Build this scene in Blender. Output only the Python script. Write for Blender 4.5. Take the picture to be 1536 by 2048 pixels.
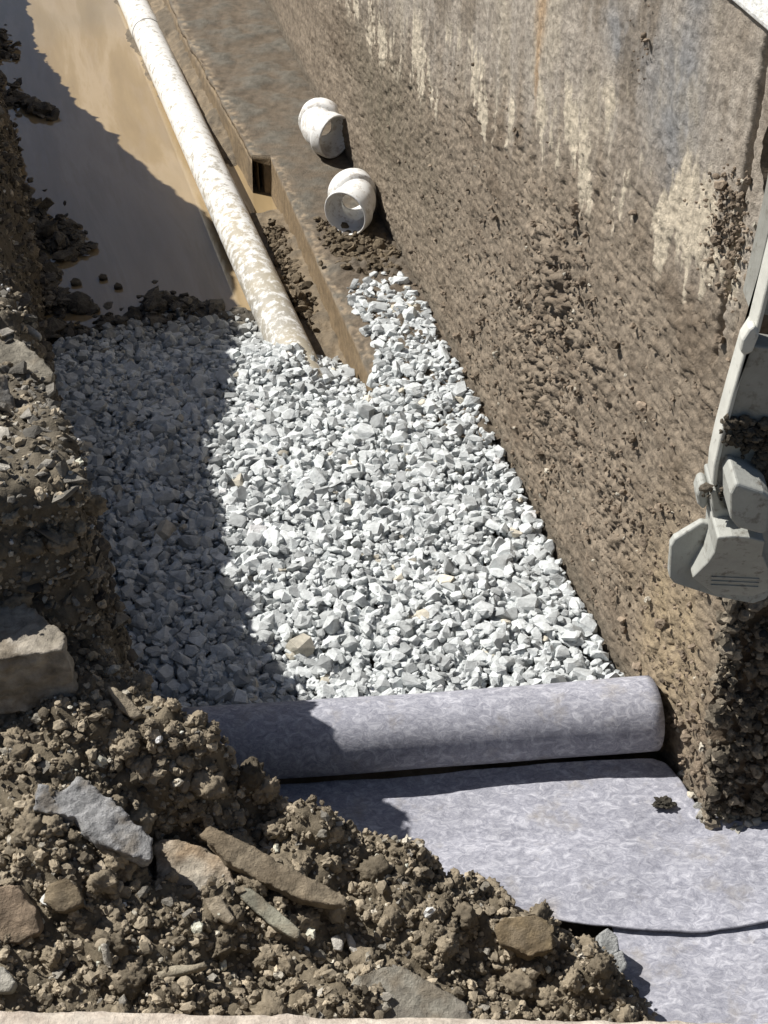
import bpy, bmesh, math, random
import numpy as np
from mathutils import Vector, Matrix

for o in list(bpy.data.objects):
    bpy.data.objects.remove(o)
SC = bpy.context.scene
COL = SC.collection
R = math.radians

# ------------------------------------------------------------------ camera, sky, sun, exposure
CAM_H = 2.2
PITCH = R(40)
FPX = 2958.0
cam = bpy.data.cameras.new('camera')
camo = bpy.data.objects.new('camera', cam)
COL.objects.link(camo)
camo.location = (0, 0, CAM_H)
camo.rotation_euler = (R(90) - PITCH, 0, 0)
cam.sensor_fit = 'VERTICAL'
cam.sensor_height = 36.0
cam.lens = FPX / 2048 * 36.0
cam.clip_start = 0.05
cam.clip_end = 500
SC.camera = camo

SUN_EL, SUN_AZ = 48.0, -66.0           # azimuth from +Y, negative = towards -X
S = Vector((math.sin(R(SUN_AZ)) * math.cos(R(SUN_EL)), math.cos(R(SUN_AZ)) * math.cos(R(SUN_EL)), math.sin(R(SUN_EL))))
world = bpy.data.worlds.new('World')
SC.world = world
world.use_nodes = True
wn = world.node_tree
sky = wn.nodes.new('ShaderNodeTexSky')
sky.sky_type = 'NISHITA'
sky.sun_disc = False
sky.sun_elevation = R(SUN_EL)
sky.sun_rotation = R(SUN_AZ)
wn.links.new(sky.outputs[0], wn.nodes['Background'].inputs[0])
wn.nodes['Background'].inputs[1].default_value = 0.05
sl = bpy.data.lights.new('sun', 'SUN')
sl.energy = 5.0
sl.angle = R(0.5)
sl.color = (1.0, 0.96, 0.9)
slo = bpy.data.objects.new('sun', sl)
COL.objects.link(slo)
slo.rotation_euler = S.to_track_quat('Z', 'Y').to_euler()
SC.view_settings.view_transform = 'Standard'
SC.view_settings.look = 'None'
SC.view_settings.exposure = 0.42
SC.view_settings.gamma = 1

# ------------------------------------------------------------------ helpers
CP, SP = math.cos(PITCH), math.sin(PITCH)
def ray(px, py):
    u = (px - 768) / FPX
    v = (1024 - py) / FPX
    return np.array([u, CP + v * SP, -SP + v * CP])
C0 = np.array([0, 0, CAM_H])
def at(px, py, z=0.0):
    d = ray(px, py)
    return C0 + d * ((z - CAM_H) / d[2])
def at_y(px, py, y):
    d = ray(px, py)
    return C0 + d * (y / d[1])
WP = np.array([0.494, 2.11, 0.0])            # a point of the wall base
WD = np.array([-0.264, 1.0, 0.0]); WD /= np.linalg.norm(WD)
WN = np.array([-WD[1], WD[0], 0.0])          # faces the trench
def wallhit(px, py):                          # -> s along wall, height
    d = ray(px, py)
    p = C0 + d * (np.dot(WN, WP - C0) / np.dot(WN, d))
    return np.dot(p - WP, WD), p[2]
def wx(y):
    return WP[0] - 0.264 * (y - WP[1])

_rng = np.random.RandomState(7)
_perm = np.tile(_rng.permutation(256), 3)
_g = _rng.normal(size=(256, 3)); _g /= np.linalg.norm(_g, axis=1)[:, None]
def noise3(P, seed=0):
    P = np.asarray(P, float) + seed * 17.31
    i = np.floor(P).astype(np.int64); f = P - i
    w = f * f * f * (f * (f * 6 - 15) + 10)
    i &= 255
    out = 0
    for dx in (0, 1):
        for dy in (0, 1):
            for dz in (0, 1):
                h = _perm[_perm[_perm[i[:, 0] + dx] + (i[:, 1] + dy)] + (i[:, 2] + dz)] & 255
                g = _g[h]
                dd = (g[:, 0] * (f[:, 0] - dx) + g[:, 1] * (f[:, 1] - dy) + g[:, 2] * (f[:, 2] - dz))
                ww = (w[:, 0] if dx else 1 - w[:, 0]) * (w[:, 1] if dy else 1 - w[:, 1]) * (w[:, 2] if dz else 1 - w[:, 2])
                out = out + dd * ww
    return out * 1.6
def fbm(P, freq, octv=4, seed=0, gain=0.5, ridged=False):
    P = np.asarray(P, float)
    a, t, n = 1.0, 0.0, 0.0
    for k in range(octv):
        v = noise3(P * freq, seed + k)
        if ridged:
            v = 1 - 2 * np.abs(v)
        t = t + a * v; n += a
        a *= gain; freq *= 2.03
    return t / n
def sstep(a, b, x):
    t = np.clip((x - a) / (b - a), 0, 1)
    return t * t * (3 - 2 * t)

def link(ob, parent=None):
    COL.objects.link(ob)
    if parent is not None:
        ob.parent = parent
    return ob
def tag(o, label=None, cat=None, group=None, kind=None):
    if label: o['label'] = label
    if cat: o['category'] = cat
    if group: o['group'] = group
    if kind: o['kind'] = kind
    return o
def empty(name, loc=(0, 0, 0)):
    o = bpy.data.objects.new(name, None)
    o.location = loc
    o.empty_display_size = 0.05
    return link(o)
def mesh_np(name, V, F, mat, parent=None, tint=None, smooth=False, origin=None):
    V = np.asarray(V, np.float32)
    F = np.asarray(F, np.int32)
    me = bpy.data.meshes.new(name)
    if origin is not None:
        V = V - np.asarray(origin, np.float32)
    k = F.shape[1]
    me.vertices.add(len(V)); me.vertices.foreach_set('co', V.ravel())
    me.loops.add(F.size); me.loops.foreach_set('vertex_index', F.ravel())
    me.polygons.add(len(F))
    me.polygons.foreach_set('loop_start', np.arange(0, F.size, k, dtype=np.int32))
    me.polygons.foreach_set('loop_total', np.full(len(F), k, np.int32))
    me.update(calc_edges=True)
    me.validate()
    me.polygons.foreach_set('use_smooth', np.full(len(me.polygons), smooth))
    if tint is not None:
        ca = me.color_attributes.new('tint', 'FLOAT_COLOR', 'POINT')
        t = np.ones((len(V), 4), np.float32); t[:, :3] = tint
        ca.data.foreach_set('color', t.ravel())
    me.materials.append(mat)
    o = bpy.data.objects.new(name, me)
    if origin is not None:
        o.location = origin
    return link(o, parent)
def bm_obj(name, bm, mat, parent=None, smooth=False):
    bmesh.ops.recalc_face_normals(bm, faces=bm.faces)
    me = bpy.data.meshes.new(name)
    bm.to_mesh(me); bm.free()
    me.materials.append(mat)
    for p in me.polygons:
        p.use_smooth = smooth
    return link(bpy.data.objects.new(name, me), parent)
def grid_faces(nr, nc):
    a = np.arange(nr * nc).reshape(nr, nc)
    return np.stack([a[:-1, :-1], a[:-1, 1:], a[1:, 1:], a[1:, :-1]], -1).reshape(-1, 4)
def grid_normals(P):
    du = np.gradient(P, axis=0); dv = np.gradient(P, axis=1)
    n = np.cross(du, dv)
    return n / (np.linalg.norm(n, axis=-1, keepdims=True) + 1e-12)

# ------------------------------------------------------------------ materials
class NT:
    def __init__(self, name):
        self.m = bpy.data.materials.new(name); self.m.use_nodes = True
        self.t = self.m.node_tree
        self.b = self.t.nodes['Principled BSDF']
    def n(self, typ, **kw):
        x = self.t.nodes.new(typ)
        for k, v in kw.items(): setattr(x, k, v)
        return x
    def l(self, a, b): self.t.links.new(a, b)
    def coord(self, scale=(1, 1, 1), out='Object'):
        tc = self.n('ShaderNodeTexCoord'); mp = self.n('ShaderNodeMapping')
        mp.inputs['Scale'].default_value = scale
        self.l(tc.outputs[out], mp.inputs[0]); return mp.outputs[0]
    def noise(self, vec, scale, detail=6, rough=0.6, dist=0.0):
        x = self.n('ShaderNodeTexNoise')
        x.inputs['Scale'].default_value = scale; x.inputs['Detail'].default_value = detail
        x.inputs['Roughness'].default_value = rough; x.inputs['Distortion'].default_value = dist
        self.l(vec, x.inputs['Vector']); return x.outputs[0]
    def ramp(self, fac, stops):
        r = self.n('ShaderNodeValToRGB')
        els = r.color_ramp.elements
        while len(els) < len(stops): els.new(0.5)
        for e, (p, c) in zip(els, stops):
            e.position = p
            e.color = (c, c, c, 1) if isinstance(c, (int, float)) else (*c, 1)
        self.l(fac, r.inputs[0]); return r.outputs[0]
    def mix(self, fac, a, b, mode='MIX'):
        m = self.n('ShaderNodeMix', data_type='RGBA', blend_type=mode)
        for s, v in ((m.inputs[0], fac), (m.inputs[6], a), (m.inputs[7], b)):
            if hasattr(v, 'is_linked'): self.l(v, s)
            elif isinstance(v, (int, float)): s.default_value = v if s.type == 'VALUE' else (v, v, v, 1)
            else: s.default_value = (*v, 1)
        return m.outputs[2]
    def attr(self, name='tint'):
        a = self.n('ShaderNodeAttribute'); a.attribute_name = name; return a.outputs['Color']
    def bump(self, h, strength=0.5, dist=0.01, chain=None):
        b = self.n('ShaderNodeBump')
        b.inputs['Strength'].default_value = strength; b.inputs['Distance'].default_value = dist
        self.l(h, b.inputs['Height'])
        if chain is not None: self.l(chain, b.inputs['Normal'])
        self.l(b.outputs[0], self.b.inputs['Normal']); return b.outputs[0]
    def done(self, col, rough=0.9, spec=0.3):
        if hasattr(col, 'is_linked'): self.l(col, self.b.inputs['Base Color'])
        else: self.b.inputs['Base Color'].default_value = (*col, 1)
        if hasattr(rough, 'is_linked'): self.l(rough, self.b.inputs['Roughness'])
        else: self.b.inputs['Roughness'].default_value = rough
        self.b.inputs['Specular IOR Level'].default_value = spec
        return self.m

def m_tinted(name, scale=40, lo=0.65, hi=1.25, rough=0.92, bs=0.5, bd=0.003, spec=0.25):
    k = NT(name); v = k.coord()
    n1 = k.noise(v, scale, 8, 0.65)
    f = k.ramp(n1, [(0.3, lo), (0.7, hi)])
    c = k.mix(1.0, k.attr(), f, 'MULTIPLY')
    k.bump(k.noise(v, scale * 4, 6, 0.7), bs, bd)
    return k.done(c, rough, spec)
M_STONE = m_tinted('crushed_stone', 70, 0.70, 1.18, 0.9, 0.7, 0.004)
M_ROCK = m_tinted('field_rock', 34, 0.45, 1.35, 0.9, 1.0, 0.007)
M_SOIL = m_tinted('soil', 30, 0.6, 1.35, 0.95, 0.9, 0.006, 0.15)
M_CLOD = m_tinted('soil_crumbs', 70, 0.6, 1.3, 0.95, 0.8, 0.003, 0.15)
M_WALL = m_tinted('muddy_concrete', 60, 0.62, 1.3, 0.9, 0.9, 0.005, 0.25)
M_FOOT = m_tinted('muddy_footing', 42, 0.62, 1.3, 0.7, 0.8, 0.006, 0.35)
M_MUDBED = m_tinted('dark_bed', 30, 0.6, 1.2, 0.9, 0.6, 0.004)

def m_water():
    k = NT('muddy_water')
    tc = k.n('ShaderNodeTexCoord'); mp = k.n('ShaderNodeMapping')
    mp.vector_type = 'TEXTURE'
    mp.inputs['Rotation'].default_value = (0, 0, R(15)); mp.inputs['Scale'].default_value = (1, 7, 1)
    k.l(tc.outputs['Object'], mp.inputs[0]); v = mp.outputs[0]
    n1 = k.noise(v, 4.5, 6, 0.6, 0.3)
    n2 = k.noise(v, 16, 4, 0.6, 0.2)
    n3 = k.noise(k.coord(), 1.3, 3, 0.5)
    c = k.ramp(n1, [(0.34, (0.24, 0.175, 0.095)), (0.5, (0.31, 0.23, 0.125)), (0.56, (0.37, 0.285, 0.175)), (0.7, (0.30, 0.22, 0.12))])  # streaks in the colour stand in for reflections of wall and sky
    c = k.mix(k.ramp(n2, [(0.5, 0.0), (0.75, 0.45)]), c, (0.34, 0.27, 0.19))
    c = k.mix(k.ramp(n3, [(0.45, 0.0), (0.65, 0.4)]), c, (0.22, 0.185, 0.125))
    k.b.inputs['IOR'].default_value = 1.45
    k.bump(k.noise(k.coord(), 9, 3, 0.5), 0.04, 0.01)
    return k.done(c, 0.02, 1.0)
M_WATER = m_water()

def m_pvc(name, stain):
    k = NT(name); v = k.coord()
    n1 = k.noise(v, 38, 10, 0.75)
    n2 = k.noise(v, 5, 4, 0.6)
    base = (0.72, 0.72, 0.70) if stain else (0.78, 0.78, 0.76)
    if stain:
        a = k.attr()                       # x = amount of mud for this place of the pipe
        sep = k.n('ShaderNodeSeparateColor'); k.l(a, sep.inputs[0])
        mth = k.n('ShaderNodeMath', operation='ADD'); k.l(n1, mth.inputs[0]); k.l(sep.outputs[0], mth.inputs[1])
        f = k.ramp(mth.outputs[0], [(0.54, 0.0), (0.64, 0.9)])
        mud = k.ramp(n2, [(0.35, (0.27, 0.255, 0.22)), (0.65, (0.38, 0.33, 0.235))])
        c = k.mix(f, base, mud)
    else:
        f = k.ramp(n1, [(0.515, 0.0), (0.58, 0.65)])
        c = k.mix(f, base, (0.40, 0.36, 0.31))
        f2 = k.ramp(n2, [(0.52, 0.0), (0.66, 0.5)])
        c = k.mix(f2, c, (0.50, 0.46, 0.40))
    k.bump(n1, 0.15, 0.002)
    return k.done(c, 0.45, 0.4)
M_PVC = m_pvc('dirty_white_plastic', True)
M_ELBOW = m_pvc('white_plastic', False)

def m_felt():
    k = NT('grey_felt'); v = k.coord((1, 1.6, 1))
    n1 = k.noise(v, 46, 6, 0.75, 1.1)
    n2 = k.noise(k.coord(), 7, 5, 0.6)
    n3 = k.noise(k.coord(), 300, 3, 0.7)
    c = k.ramp(n1, [(0.30, (0.145, 0.15, 0.185)), (0.5, (0.275, 0.28, 0.325)), (0.68, (0.53, 0.535, 0.58))])
    f = k.ramp(n2, [(0.3, 0.86), (0.7, 1.12)])
    c = k.mix(1.0, c, f, 'MULTIPLY')
    c = k.mix(k.ramp(n3, [(0.35, 0.0), (0.8, 0.45)]), c, (0.46, 0.46, 0.50))
    if True:
        a = k.attr()
        c = k.mix(1.0, c, a, 'MULTIPLY')
        n4 = k.noise(k.coord(), 13, 6, 0.65)
        c = k.mix(k.ramp(n4, [(0.55, 0.0), (0.72, 0.6)]), c, (0.27, 0.245, 0.21))
    b1 = k.bump(n1, 0.35, 0.003)
    k.bump(n3, 0.4, 0.001, b1)
    return k.done(c, 0.95, 0.15)
M_FELT = m_felt()

def m_steel(name, lo, mid, hi, dirt):
    k = NT(name); v = k.coord()
    n1 = k.noise(v, 14, 8, 0.7); n2 = k.noise(v, 60, 7, 0.72)
    c = k.ramp(n1, [(0.3, lo), (0.55, mid), (0.75, hi)])
    f = k.ramp(n2, [(dirt, 0.0), (dirt + 0.14, 0.75)])
    c = k.mix(f, c, (0.10, 0.085, 0.065))
    k.bump(n2, 0.4, 0.003)
    return k.done(c, 0.6, 0.4)
M_STEEL_SUNLIT = m_steel('dusty_sunlit_steel', (0.44, 0.44, 0.40), (0.53, 0.53, 0.485), (0.60, 0.60, 0.55), 0.60)  # same steel, sunlight on the left edge put into the colour
M_STEEL_TOOTH = m_steel('dusty_tooth_steel', (0.28, 0.285, 0.262), (0.36, 0.365, 0.335), (0.44, 0.44, 0.405), 0.54)
M_STEEL_SHADED = m_steel('muddy_shaded_steel', (0.20, 0.20, 0.18), (0.27, 0.27, 0.245), (0.33, 0.33, 0.30), 0.54)  # same steel darkened, shade on the front plates put into the colour

def m_concrete(name, a, b, rough=0.9):
    k = NT(name); v = k.coord()
    n1 = k.noise(v, 30, 9, 0.7); n2 = k.noise(v, 150, 4, 0.7)
    n3 = k.noise(v, 75, 6, 0.7)
    c = k.ramp(n1, [(0.35, a), (0.65, b)])
    c = k.mix(1.0, c, k.ramp(n3, [(0.35, 0.78), (0.65, 1.15)]), 'MULTIPLY')
    k.bump(n2, 0.7, 0.004)
    return k.done(c, rough, 0.25)
M_CURB = m_concrete('rough_pale_concrete', (0.36, 0.30, 0.245), (0.60, 0.535, 0.45))
M_WHITE = m_concrete('bright_white_concrete', (0.8, 0.8, 0.76), (0.88, 0.88, 0.85))
M_GROUND = m_concrete('bare_earth', (0.10, 0.08, 0.055), (0.18, 0.145, 0.10))

# ------------------------------------------------------------------ setting: ground, water, wall, footing
WZ = -0.15                                     # water level
bm = bmesh.new()
bmesh.ops.create_grid(bm, x_segments=8, y_segments=8, size=60)
g = bm_obj('ground', bm, M_GROUND); g.location = (0, 10, -0.5)
tag(g, 'bare brown earth under the whole trench', 'ground', kind='structure')

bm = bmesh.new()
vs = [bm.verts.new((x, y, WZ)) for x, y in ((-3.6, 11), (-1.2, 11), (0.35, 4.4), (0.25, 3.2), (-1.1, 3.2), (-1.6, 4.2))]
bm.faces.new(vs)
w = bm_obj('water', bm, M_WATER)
tag(w, 'still muddy brown water in the trench beside the pipe', 'water', kind='structure')

# --- wall: dense sheet, real relief, closed at the back and the near end
def build_wall():
    hgt = np.concatenate([np.linspace(-0.5, -0.05, 20)[:-1], np.linspace(-0.05, 1.4, 400)])
    y = np.concatenate([np.linspace(0, 2.4, 620), np.linspace(2.4, 5.2, 420)[1:], np.linspace(5.2, 9.5, 120)[1:]])
    Sg, Hg = np.meshgrid(y, hgt, indexing='ij')
    yc = 1.735 + 0.16 * np.clip(Hg, -0.2, 1.4) + 0.03 * fbm(np.stack([Hg.ravel() * 9, 0 * Hg.ravel(), 0 * Hg.ravel()], -1), 1.0, 4, 15).reshape(Hg.shape)   # near end leans
    s0 = (yc - WP[1]) / WD[1]
    Sg = s0 + Sg
    sh = np.stack([Sg.ravel() * 0.55, np.zeros(Sg.size), Hg.ravel()], -1)
    s, h = Sg.ravel(), Hg.ravel()
    # upper part smoother (wiped concrete), lower part clotted with mud
    pts = [wallhit(*p) for p in ((760, 60), (880, 170), (1050, 260), (1200, 330), (1330, 430), (1440, 580))]
    pts.sort()
    line = np.interp(s, [p[0] for p in pts], [p[1] for p in pts]) + 0.05 * fbm(sh, 4, 3, 27)
    n_l = fbm(sh, 5, 4, 3)
    streak = fbm(np.stack([s * 20, np.zeros_like(s), h * 3.4], -1), 1.0, 4, 9)
    streak2 = fbm(np.stack([s * 48, np.zeros_like(s), h * 8], -1), 1.0, 4, 19)
    above = sstep(-0.10, 0.14, h - line + 0.16 * streak)
    band = np.exp(-((h - line - 0.02) / 0.11) ** 2)
    nmid = fbm(sh * np.array([1.2, 1, 0.5]), 11, 4, 25)
    pale = sstep(0.08, 0.17, streak * 0.38 + streak2 * 0.35 + nmid * 0.5 + 0.16 * (band - 0.55)) * sstep(0.10, 0.5, band)
    clot = fbm(sh, 14, 4, 21)
    clot2 = fbm(sh, 58, 4, 31)
    clot3 = fbm(sh, 125, 3, 41)
    lowmask = 1 - 0.75 * above
    far = sstep(2.2, 3.4, s)                      # farther wall is smoother
    lowmask = lowmask * (1 - 0.75 * far)
    disp = (0.008 - 0.004 * above) * clot + 0.5 * lowmask * (0.009 * clot2 + 0.009 * clot3 + 0.014 * np.clip(clot2 - 0.1, 0, 1) - 0.02 * np.clip(-clot3 - 0.25, 0, 1))
    disp += above * (0.003 * streak2 + 0.001 * clot2 + 0.0018 * clot3 - 0.012 * np.clip(-clot2 - 0.38, 0, 1))
    # a heavier clotted patch and a narrower one below it
    for (px, py, rs, rh, amp) in ((1110, 570, .10, .10, .02), (1080, 760, .16, .14, .016), (1180, 700, .10, .05, .014), (1230, 1040, .12, .12, .008), (1330, 1330, .06, .1, .01)):
        a, b = wallhit(px, py)
        m = np.exp(-((s - a) / rs) ** 2 - ((h - b) / rh) ** 2)
        disp += m * amp * (0.4 + 1.6 * np.clip(clot2 + 0.6 * clot3, -0.5, 1))
    # formwork joint near the end
    sj = wallhit(1530, 120)[0] + 0.006 * fbm(np.stack([h * 6, h * 0, h * 0], -1), 1, 3, 5)
    joint = np.exp(-((s - sj) / 0.006) ** 2) * sstep(0.82, 0.95, h)
    disp -= 0.03 * joint
    P = WP[None] + s[:, None] * WD[None]
    P[:, 2] = h
    P = P + disp[:, None] * WN[None]
    # albedo
    mud = np.array([0.265, 0.218, 0.165]); mud2 = np.array([0.165, 0.128, 0.092]); tan = np.array([0.36, 0.285, 0.185])
    conc = np.array([0.40, 0.355, 0.30]); blue = np.array([0.245, 0.245, 0.245]); cream = np.array([0.56, 0.49, 0.38])
    def mixc(c, d, f): return c * (1 - f[:, None]) + d[None] * f[:, None]
    col = np.tile(mud, (len(s), 1))
    col = mixc(col, mud2, sstep(-0.05, 0.45, clot * 0.7 - n_l * 0.6) * 0.8)
    col = mixc(col, mud * 1.3, sstep(0.1, 0.5, n_l) * 0.6)
    col = col * (1 + 0.22 * np.clip(streak2 * 1.5, -1, 1) * (0.5 + 0.5 * above))[:, None]
    col = mixc(col, mud2 * 0.75, sstep(0.12, 0.4, clot2) * 0.55)
    col = mixc(col, mud2 * 0.6, sstep(0.22, 0.42, clot3) * 0.5 * (1 - 0.6 * above))
    col = mixc(col, conc, above * (0.6 + 0.35 * sstep(-0.3, 0.3, streak)))
    for (px, py, rs, rh) in ((1330, 190, .12, .12), (1380, 90, .05, .2), (1240, 60, .10, .05)):
        a, b = wallhit(px, py)
        m = np.exp(-((s - a) / rs) ** 2 - ((h - b) / rh) ** 2)
        col = mixc(col, blue, np.clip(m * (0.9 + 0.9 * clot), 0, 0.85))
    a, b = wallhit(780, 230)
    col = mixc(col, np.array([0.17, 0.145, 0.105]), np.exp(-((s - a) / 0.5) ** 2 - ((h - b) / 0.25) ** 2) * (0.5 + 0.5 * sstep(-.2, .3, streak)))
    stain = fbm(np.stack([s * 5, np.zeros_like(s), h * 2.5], -1), 1.0, 5, 29, 0.6)
    col = mixc(col, np.array([0.20, 0.165, 0.125]), above * sstep(0.05, 0.28, stain) * 0.75)
    col = mixc(col, cream * 0.85, above * sstep(0.08, 0.30, -stain) * 0.45)
    col = mixc(col, cream, np.clip(pale * 0.95, 0, 1))
    a, b = wallhit(1340, 1270)
    m = np.exp(-((s - a) / 0.14) ** 2 - ((h - b) / 0.24) ** 2)
    col = mixc(col, tan, np.clip(m * (1.0 + 0.9 * streak + 0.5 * n_l), 0, 0.95))
    a, b = wallhit(1068, 195); a2, b2 = wallhit(1085, 10)
    sc = a + (a2 - a) * np.clip((h - b) / (b2 - b), 0, 1.4)
    m = np.exp(-((s - sc - 0.012 * streak2) / (0.012 + 0.010 * sstep(b, b2, h))) ** 2) * (0.55 + 0.45 * sstep(-.2, .2, nmid)) * sstep(b - 0.03, b + 0.05, h)
    col = mixc(col, np.array([0.50, 0.29, 0.12]), np.clip(m * (0.85 + 0.5 * streak), 0, 0.9))
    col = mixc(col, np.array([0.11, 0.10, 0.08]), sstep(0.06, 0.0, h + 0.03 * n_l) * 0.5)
    nr, nc = Sg.shape
    F = grid_faces(nr, nc)
    # near end face (shaded), back and top, coarser
    base = len(P)
    ed = P.reshape(nr, nc, 3)[0]
    ex = np.linspace(0, 1.3, 110)
    EP = []
    for k, x in enumerate(ex):
        row = ed.copy()
        row[:, 0] += x; row[:, 1] += 0.04 * x
        if k > 0:
            q = row * np.array([1, 0, 1])
            row[:, 1] -= sstep(0, 0.03, np.array([x]))[0] * (0.03 * fbm(q, 7, 4, 51) + 0.016 * fbm(q, 30, 4, 61))
        EP.append(row)
    EP = np.array(EP)
    F2 = grid_faces(len(ex), nc)[:, ::-1] + base
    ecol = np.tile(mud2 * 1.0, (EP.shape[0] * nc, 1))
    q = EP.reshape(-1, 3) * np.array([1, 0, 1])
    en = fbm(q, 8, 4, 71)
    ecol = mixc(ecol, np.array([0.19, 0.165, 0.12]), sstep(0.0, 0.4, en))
    V = np.concatenate([P, EP.reshape(-1, 3)])
    T = np.concatenate([col, ecol])
    # top strip towards the back
    top0 = P.reshape(nr, nc, 3)[:, -1]
    back = top0 + np.array([1.3, 0.06, 0.0])
    b2i = len(V)
    V = np.concatenate([V, top0, back])
    T = np.concatenate([T, np.tile(conc, (2 * nr, 1))])
    i = np.arange(nr - 1)
    F3 = np.stack([b2i + i, b2i + nr + i, b2i + nr + i + 1, b2i + i + 1], -1)
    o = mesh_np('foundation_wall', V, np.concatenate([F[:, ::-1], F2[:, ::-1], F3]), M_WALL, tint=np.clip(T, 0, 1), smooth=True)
    return o
wall = build_wall()
tag(wall, 'tall concrete foundation wall caked with brown mud along the right side', 'wall')

# bright slab lying behind the wall head
bm = bmesh.new()
def quadbox(bm, pts, z0, z1):
    a = [bm.verts.new((x, y, z0)) for x, y in pts]; b = [bm.verts.new((x, y, z1)) for x, y in pts]
    bm.faces.new(b); bm.faces.new(a[::-1])
    n = len(pts)
    for i in range(n):
        bm.faces.new((a[i], a[(i + 1) % n], b[(i + 1) % n], b[i]))
quadbox(bm, [(wx(1.9) - .012, 1.9), (wx(9.2) - .012, 9.2), (5, 9.2), (5, 1.9)], 1.403, 1.46)
slab = bm_obj('floor_slab', bm, M_WHITE)
bv = slab.modifiers.new('bevel', 'BEVEL'); bv.width = 0.012; bv.segments = 3
tag(slab, 'sunlit white slab beyond the head of the wall, in the upper right corner', 'slab')

# --- unseen mounds added beyond the trench, to darken what the water mirrors
def build_reflection_mound(name, cx, cy, rx, ry, hgt, z0, seed, label):
    t = np.linspace(0, 1, 50); a = np.linspace(0, 2 * np.pi, 80)
    T_, A_ = np.meshgrid(t, a, indexing='ij')
    P = np.stack([cx + rx * T_ * np.cos(A_), cy + ry * T_ * np.sin(A_), z0 + hgt * (1 - T_ ** 1.3)], -1).reshape(-1, 3)
    P[:, 2] += 0.35 * fbm(P, 0.7, 4, seed) * (hgt / 3) * (1 - T_.ravel() ** 4) + 0.06 * fbm(P, 4, 3, seed + 5)
    col = np.tile([[0.10, 0.085, 0.06]], (len(P), 1))
    return tag(mesh_np(name, P, grid_faces(50, 80), M_MUDBED, tint=col, smooth=True), label, 'spoil heap', kind='structure')  # no real heap, an unseen mound added to darken the water reflection
build_reflection_mound('reflection_mound', -5.2, 11.5, 2.4, 2.2, 4.6, -.3, 91, 'unseen mound beyond the left bank, added to darken the water reflection')
build_reflection_mound('reflection_mound', -0.9, 13.5, 2.3, 1.8, 4.2, -.3, 95, 'unseen mound at the head of the trench, added to darken the water reflection')

# --- footing: a concrete ledge along the wall, with a broken gap in its side
FZ = -0.01
def build_footing():
    ys = np.concatenate([np.linspace(2.9, 4.4425, 240), np.linspace(4.4475, 5.6, 180), np.linspace(5.6, 9.4, 120)[1:]])
    yg0 = 4.40; yg1 = 4.52
    rows = []; cols = []
    nface, ntop = 26, 40
    for y in ys:
        wl = np.interp(y, [2.9, 4.443, 4.447, 5.5, 9.4], [.245, .25, .308, .37, .41])
        gap = 0.0
        x_w = wx(y) + 0.03
        xe = wx(y) - wl + gap * 0.16
        bat = 0.018 + 0.05 * float(sstep(4.46, 4.8, np.array([y]))[0])
        rec = 0.038 if y > 4.445 else 0.0
        bat = 0.0 if rec else bat
        face = [(xe - bat * (1 - t) + (rec if t < 0.93 else 0.0), y, -0.45 + (FZ + 0.45) * t) for t in np.linspace(0, 1, nface)]
        top = [(xe + (x_w - xe) * t, y, FZ) for t in np.linspace(0, 1, ntop)[1:]]
        rows.append(face + top)
    P = np.array(rows); nr, nc = P.shape[:2]
    N = grid_normals(P)
    if N[10, -1, 2] < 0: N = -N
    flat = P.reshape(-1, 3)
    y = flat[:, 1]; d = flat[:, 0] - wx(y)
    rough = fbm(flat, 10, 4, 81); fine = fbm(flat, 45, 4, 82)
    mudpatch = sstep(4.15, 3.75, y) * sstep(-0.26, -0.15, d) * sstep(-0.02, 0.0, flat[:, 2] - FZ + .001)
    istop = (flat[:, 2] > FZ - 0.002)
    disp = 0.006 * rough + 0.0025 * fine + mudpatch * (0.012 + 0.016 * fine + 0.012 * rough)
    disp += sstep(4.5, 5.0, y) * 0.012 * rough
    Q = flat + N.reshape(-1, 3) * disp[:, None]
    topc = np.array([0.125, 0.098, 0.068]); facec = np.array([0.225, 0.165, 0.098]); edge = np.array([0.36, 0.28, 0.19]); mudc = np.array([0.13, 0.10, 0.07])
    grey = np.array([0.125, 0.113, 0.09])
    f = istop.astype(float)[:, None]
    col = facec * (1 - f) + (topc * (1 - sstep(-.2, .3, rough)[:, None]) + grey * sstep(-.2, .3, rough)[:, None]) * f
    col = col * (1 - 0.6 * mudpatch[:, None]) + mudc * 0.6 * mudpatch[:, None]
    xe_ = np.repeat(P[:, nface - 1, 0], nc)
    e = np.exp(-((flat[:, 0] - xe_ - .012) / 0.016) ** 2) * f[:, 0] * sstep(-0.15, 0.25, fine)
    col = col * (1 - 0.8 * e[:, None]) + edge * 0.8 * e[:, None]
    fm = ((1 - f[:, 0]) * sstep(4.45, 4.9, y) * sstep(-0.2, 0.2, rough))[:, None]
    col = col * (1 - 0.85 * fm) + mudc * 1.4 * 0.85 * fm
    return mesh_np('wall_footing', Q, grid_faces(nr, nc), M_FOOT, tint=np.clip(col, 0, 1), smooth=True)
foot = build_footing()
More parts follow.
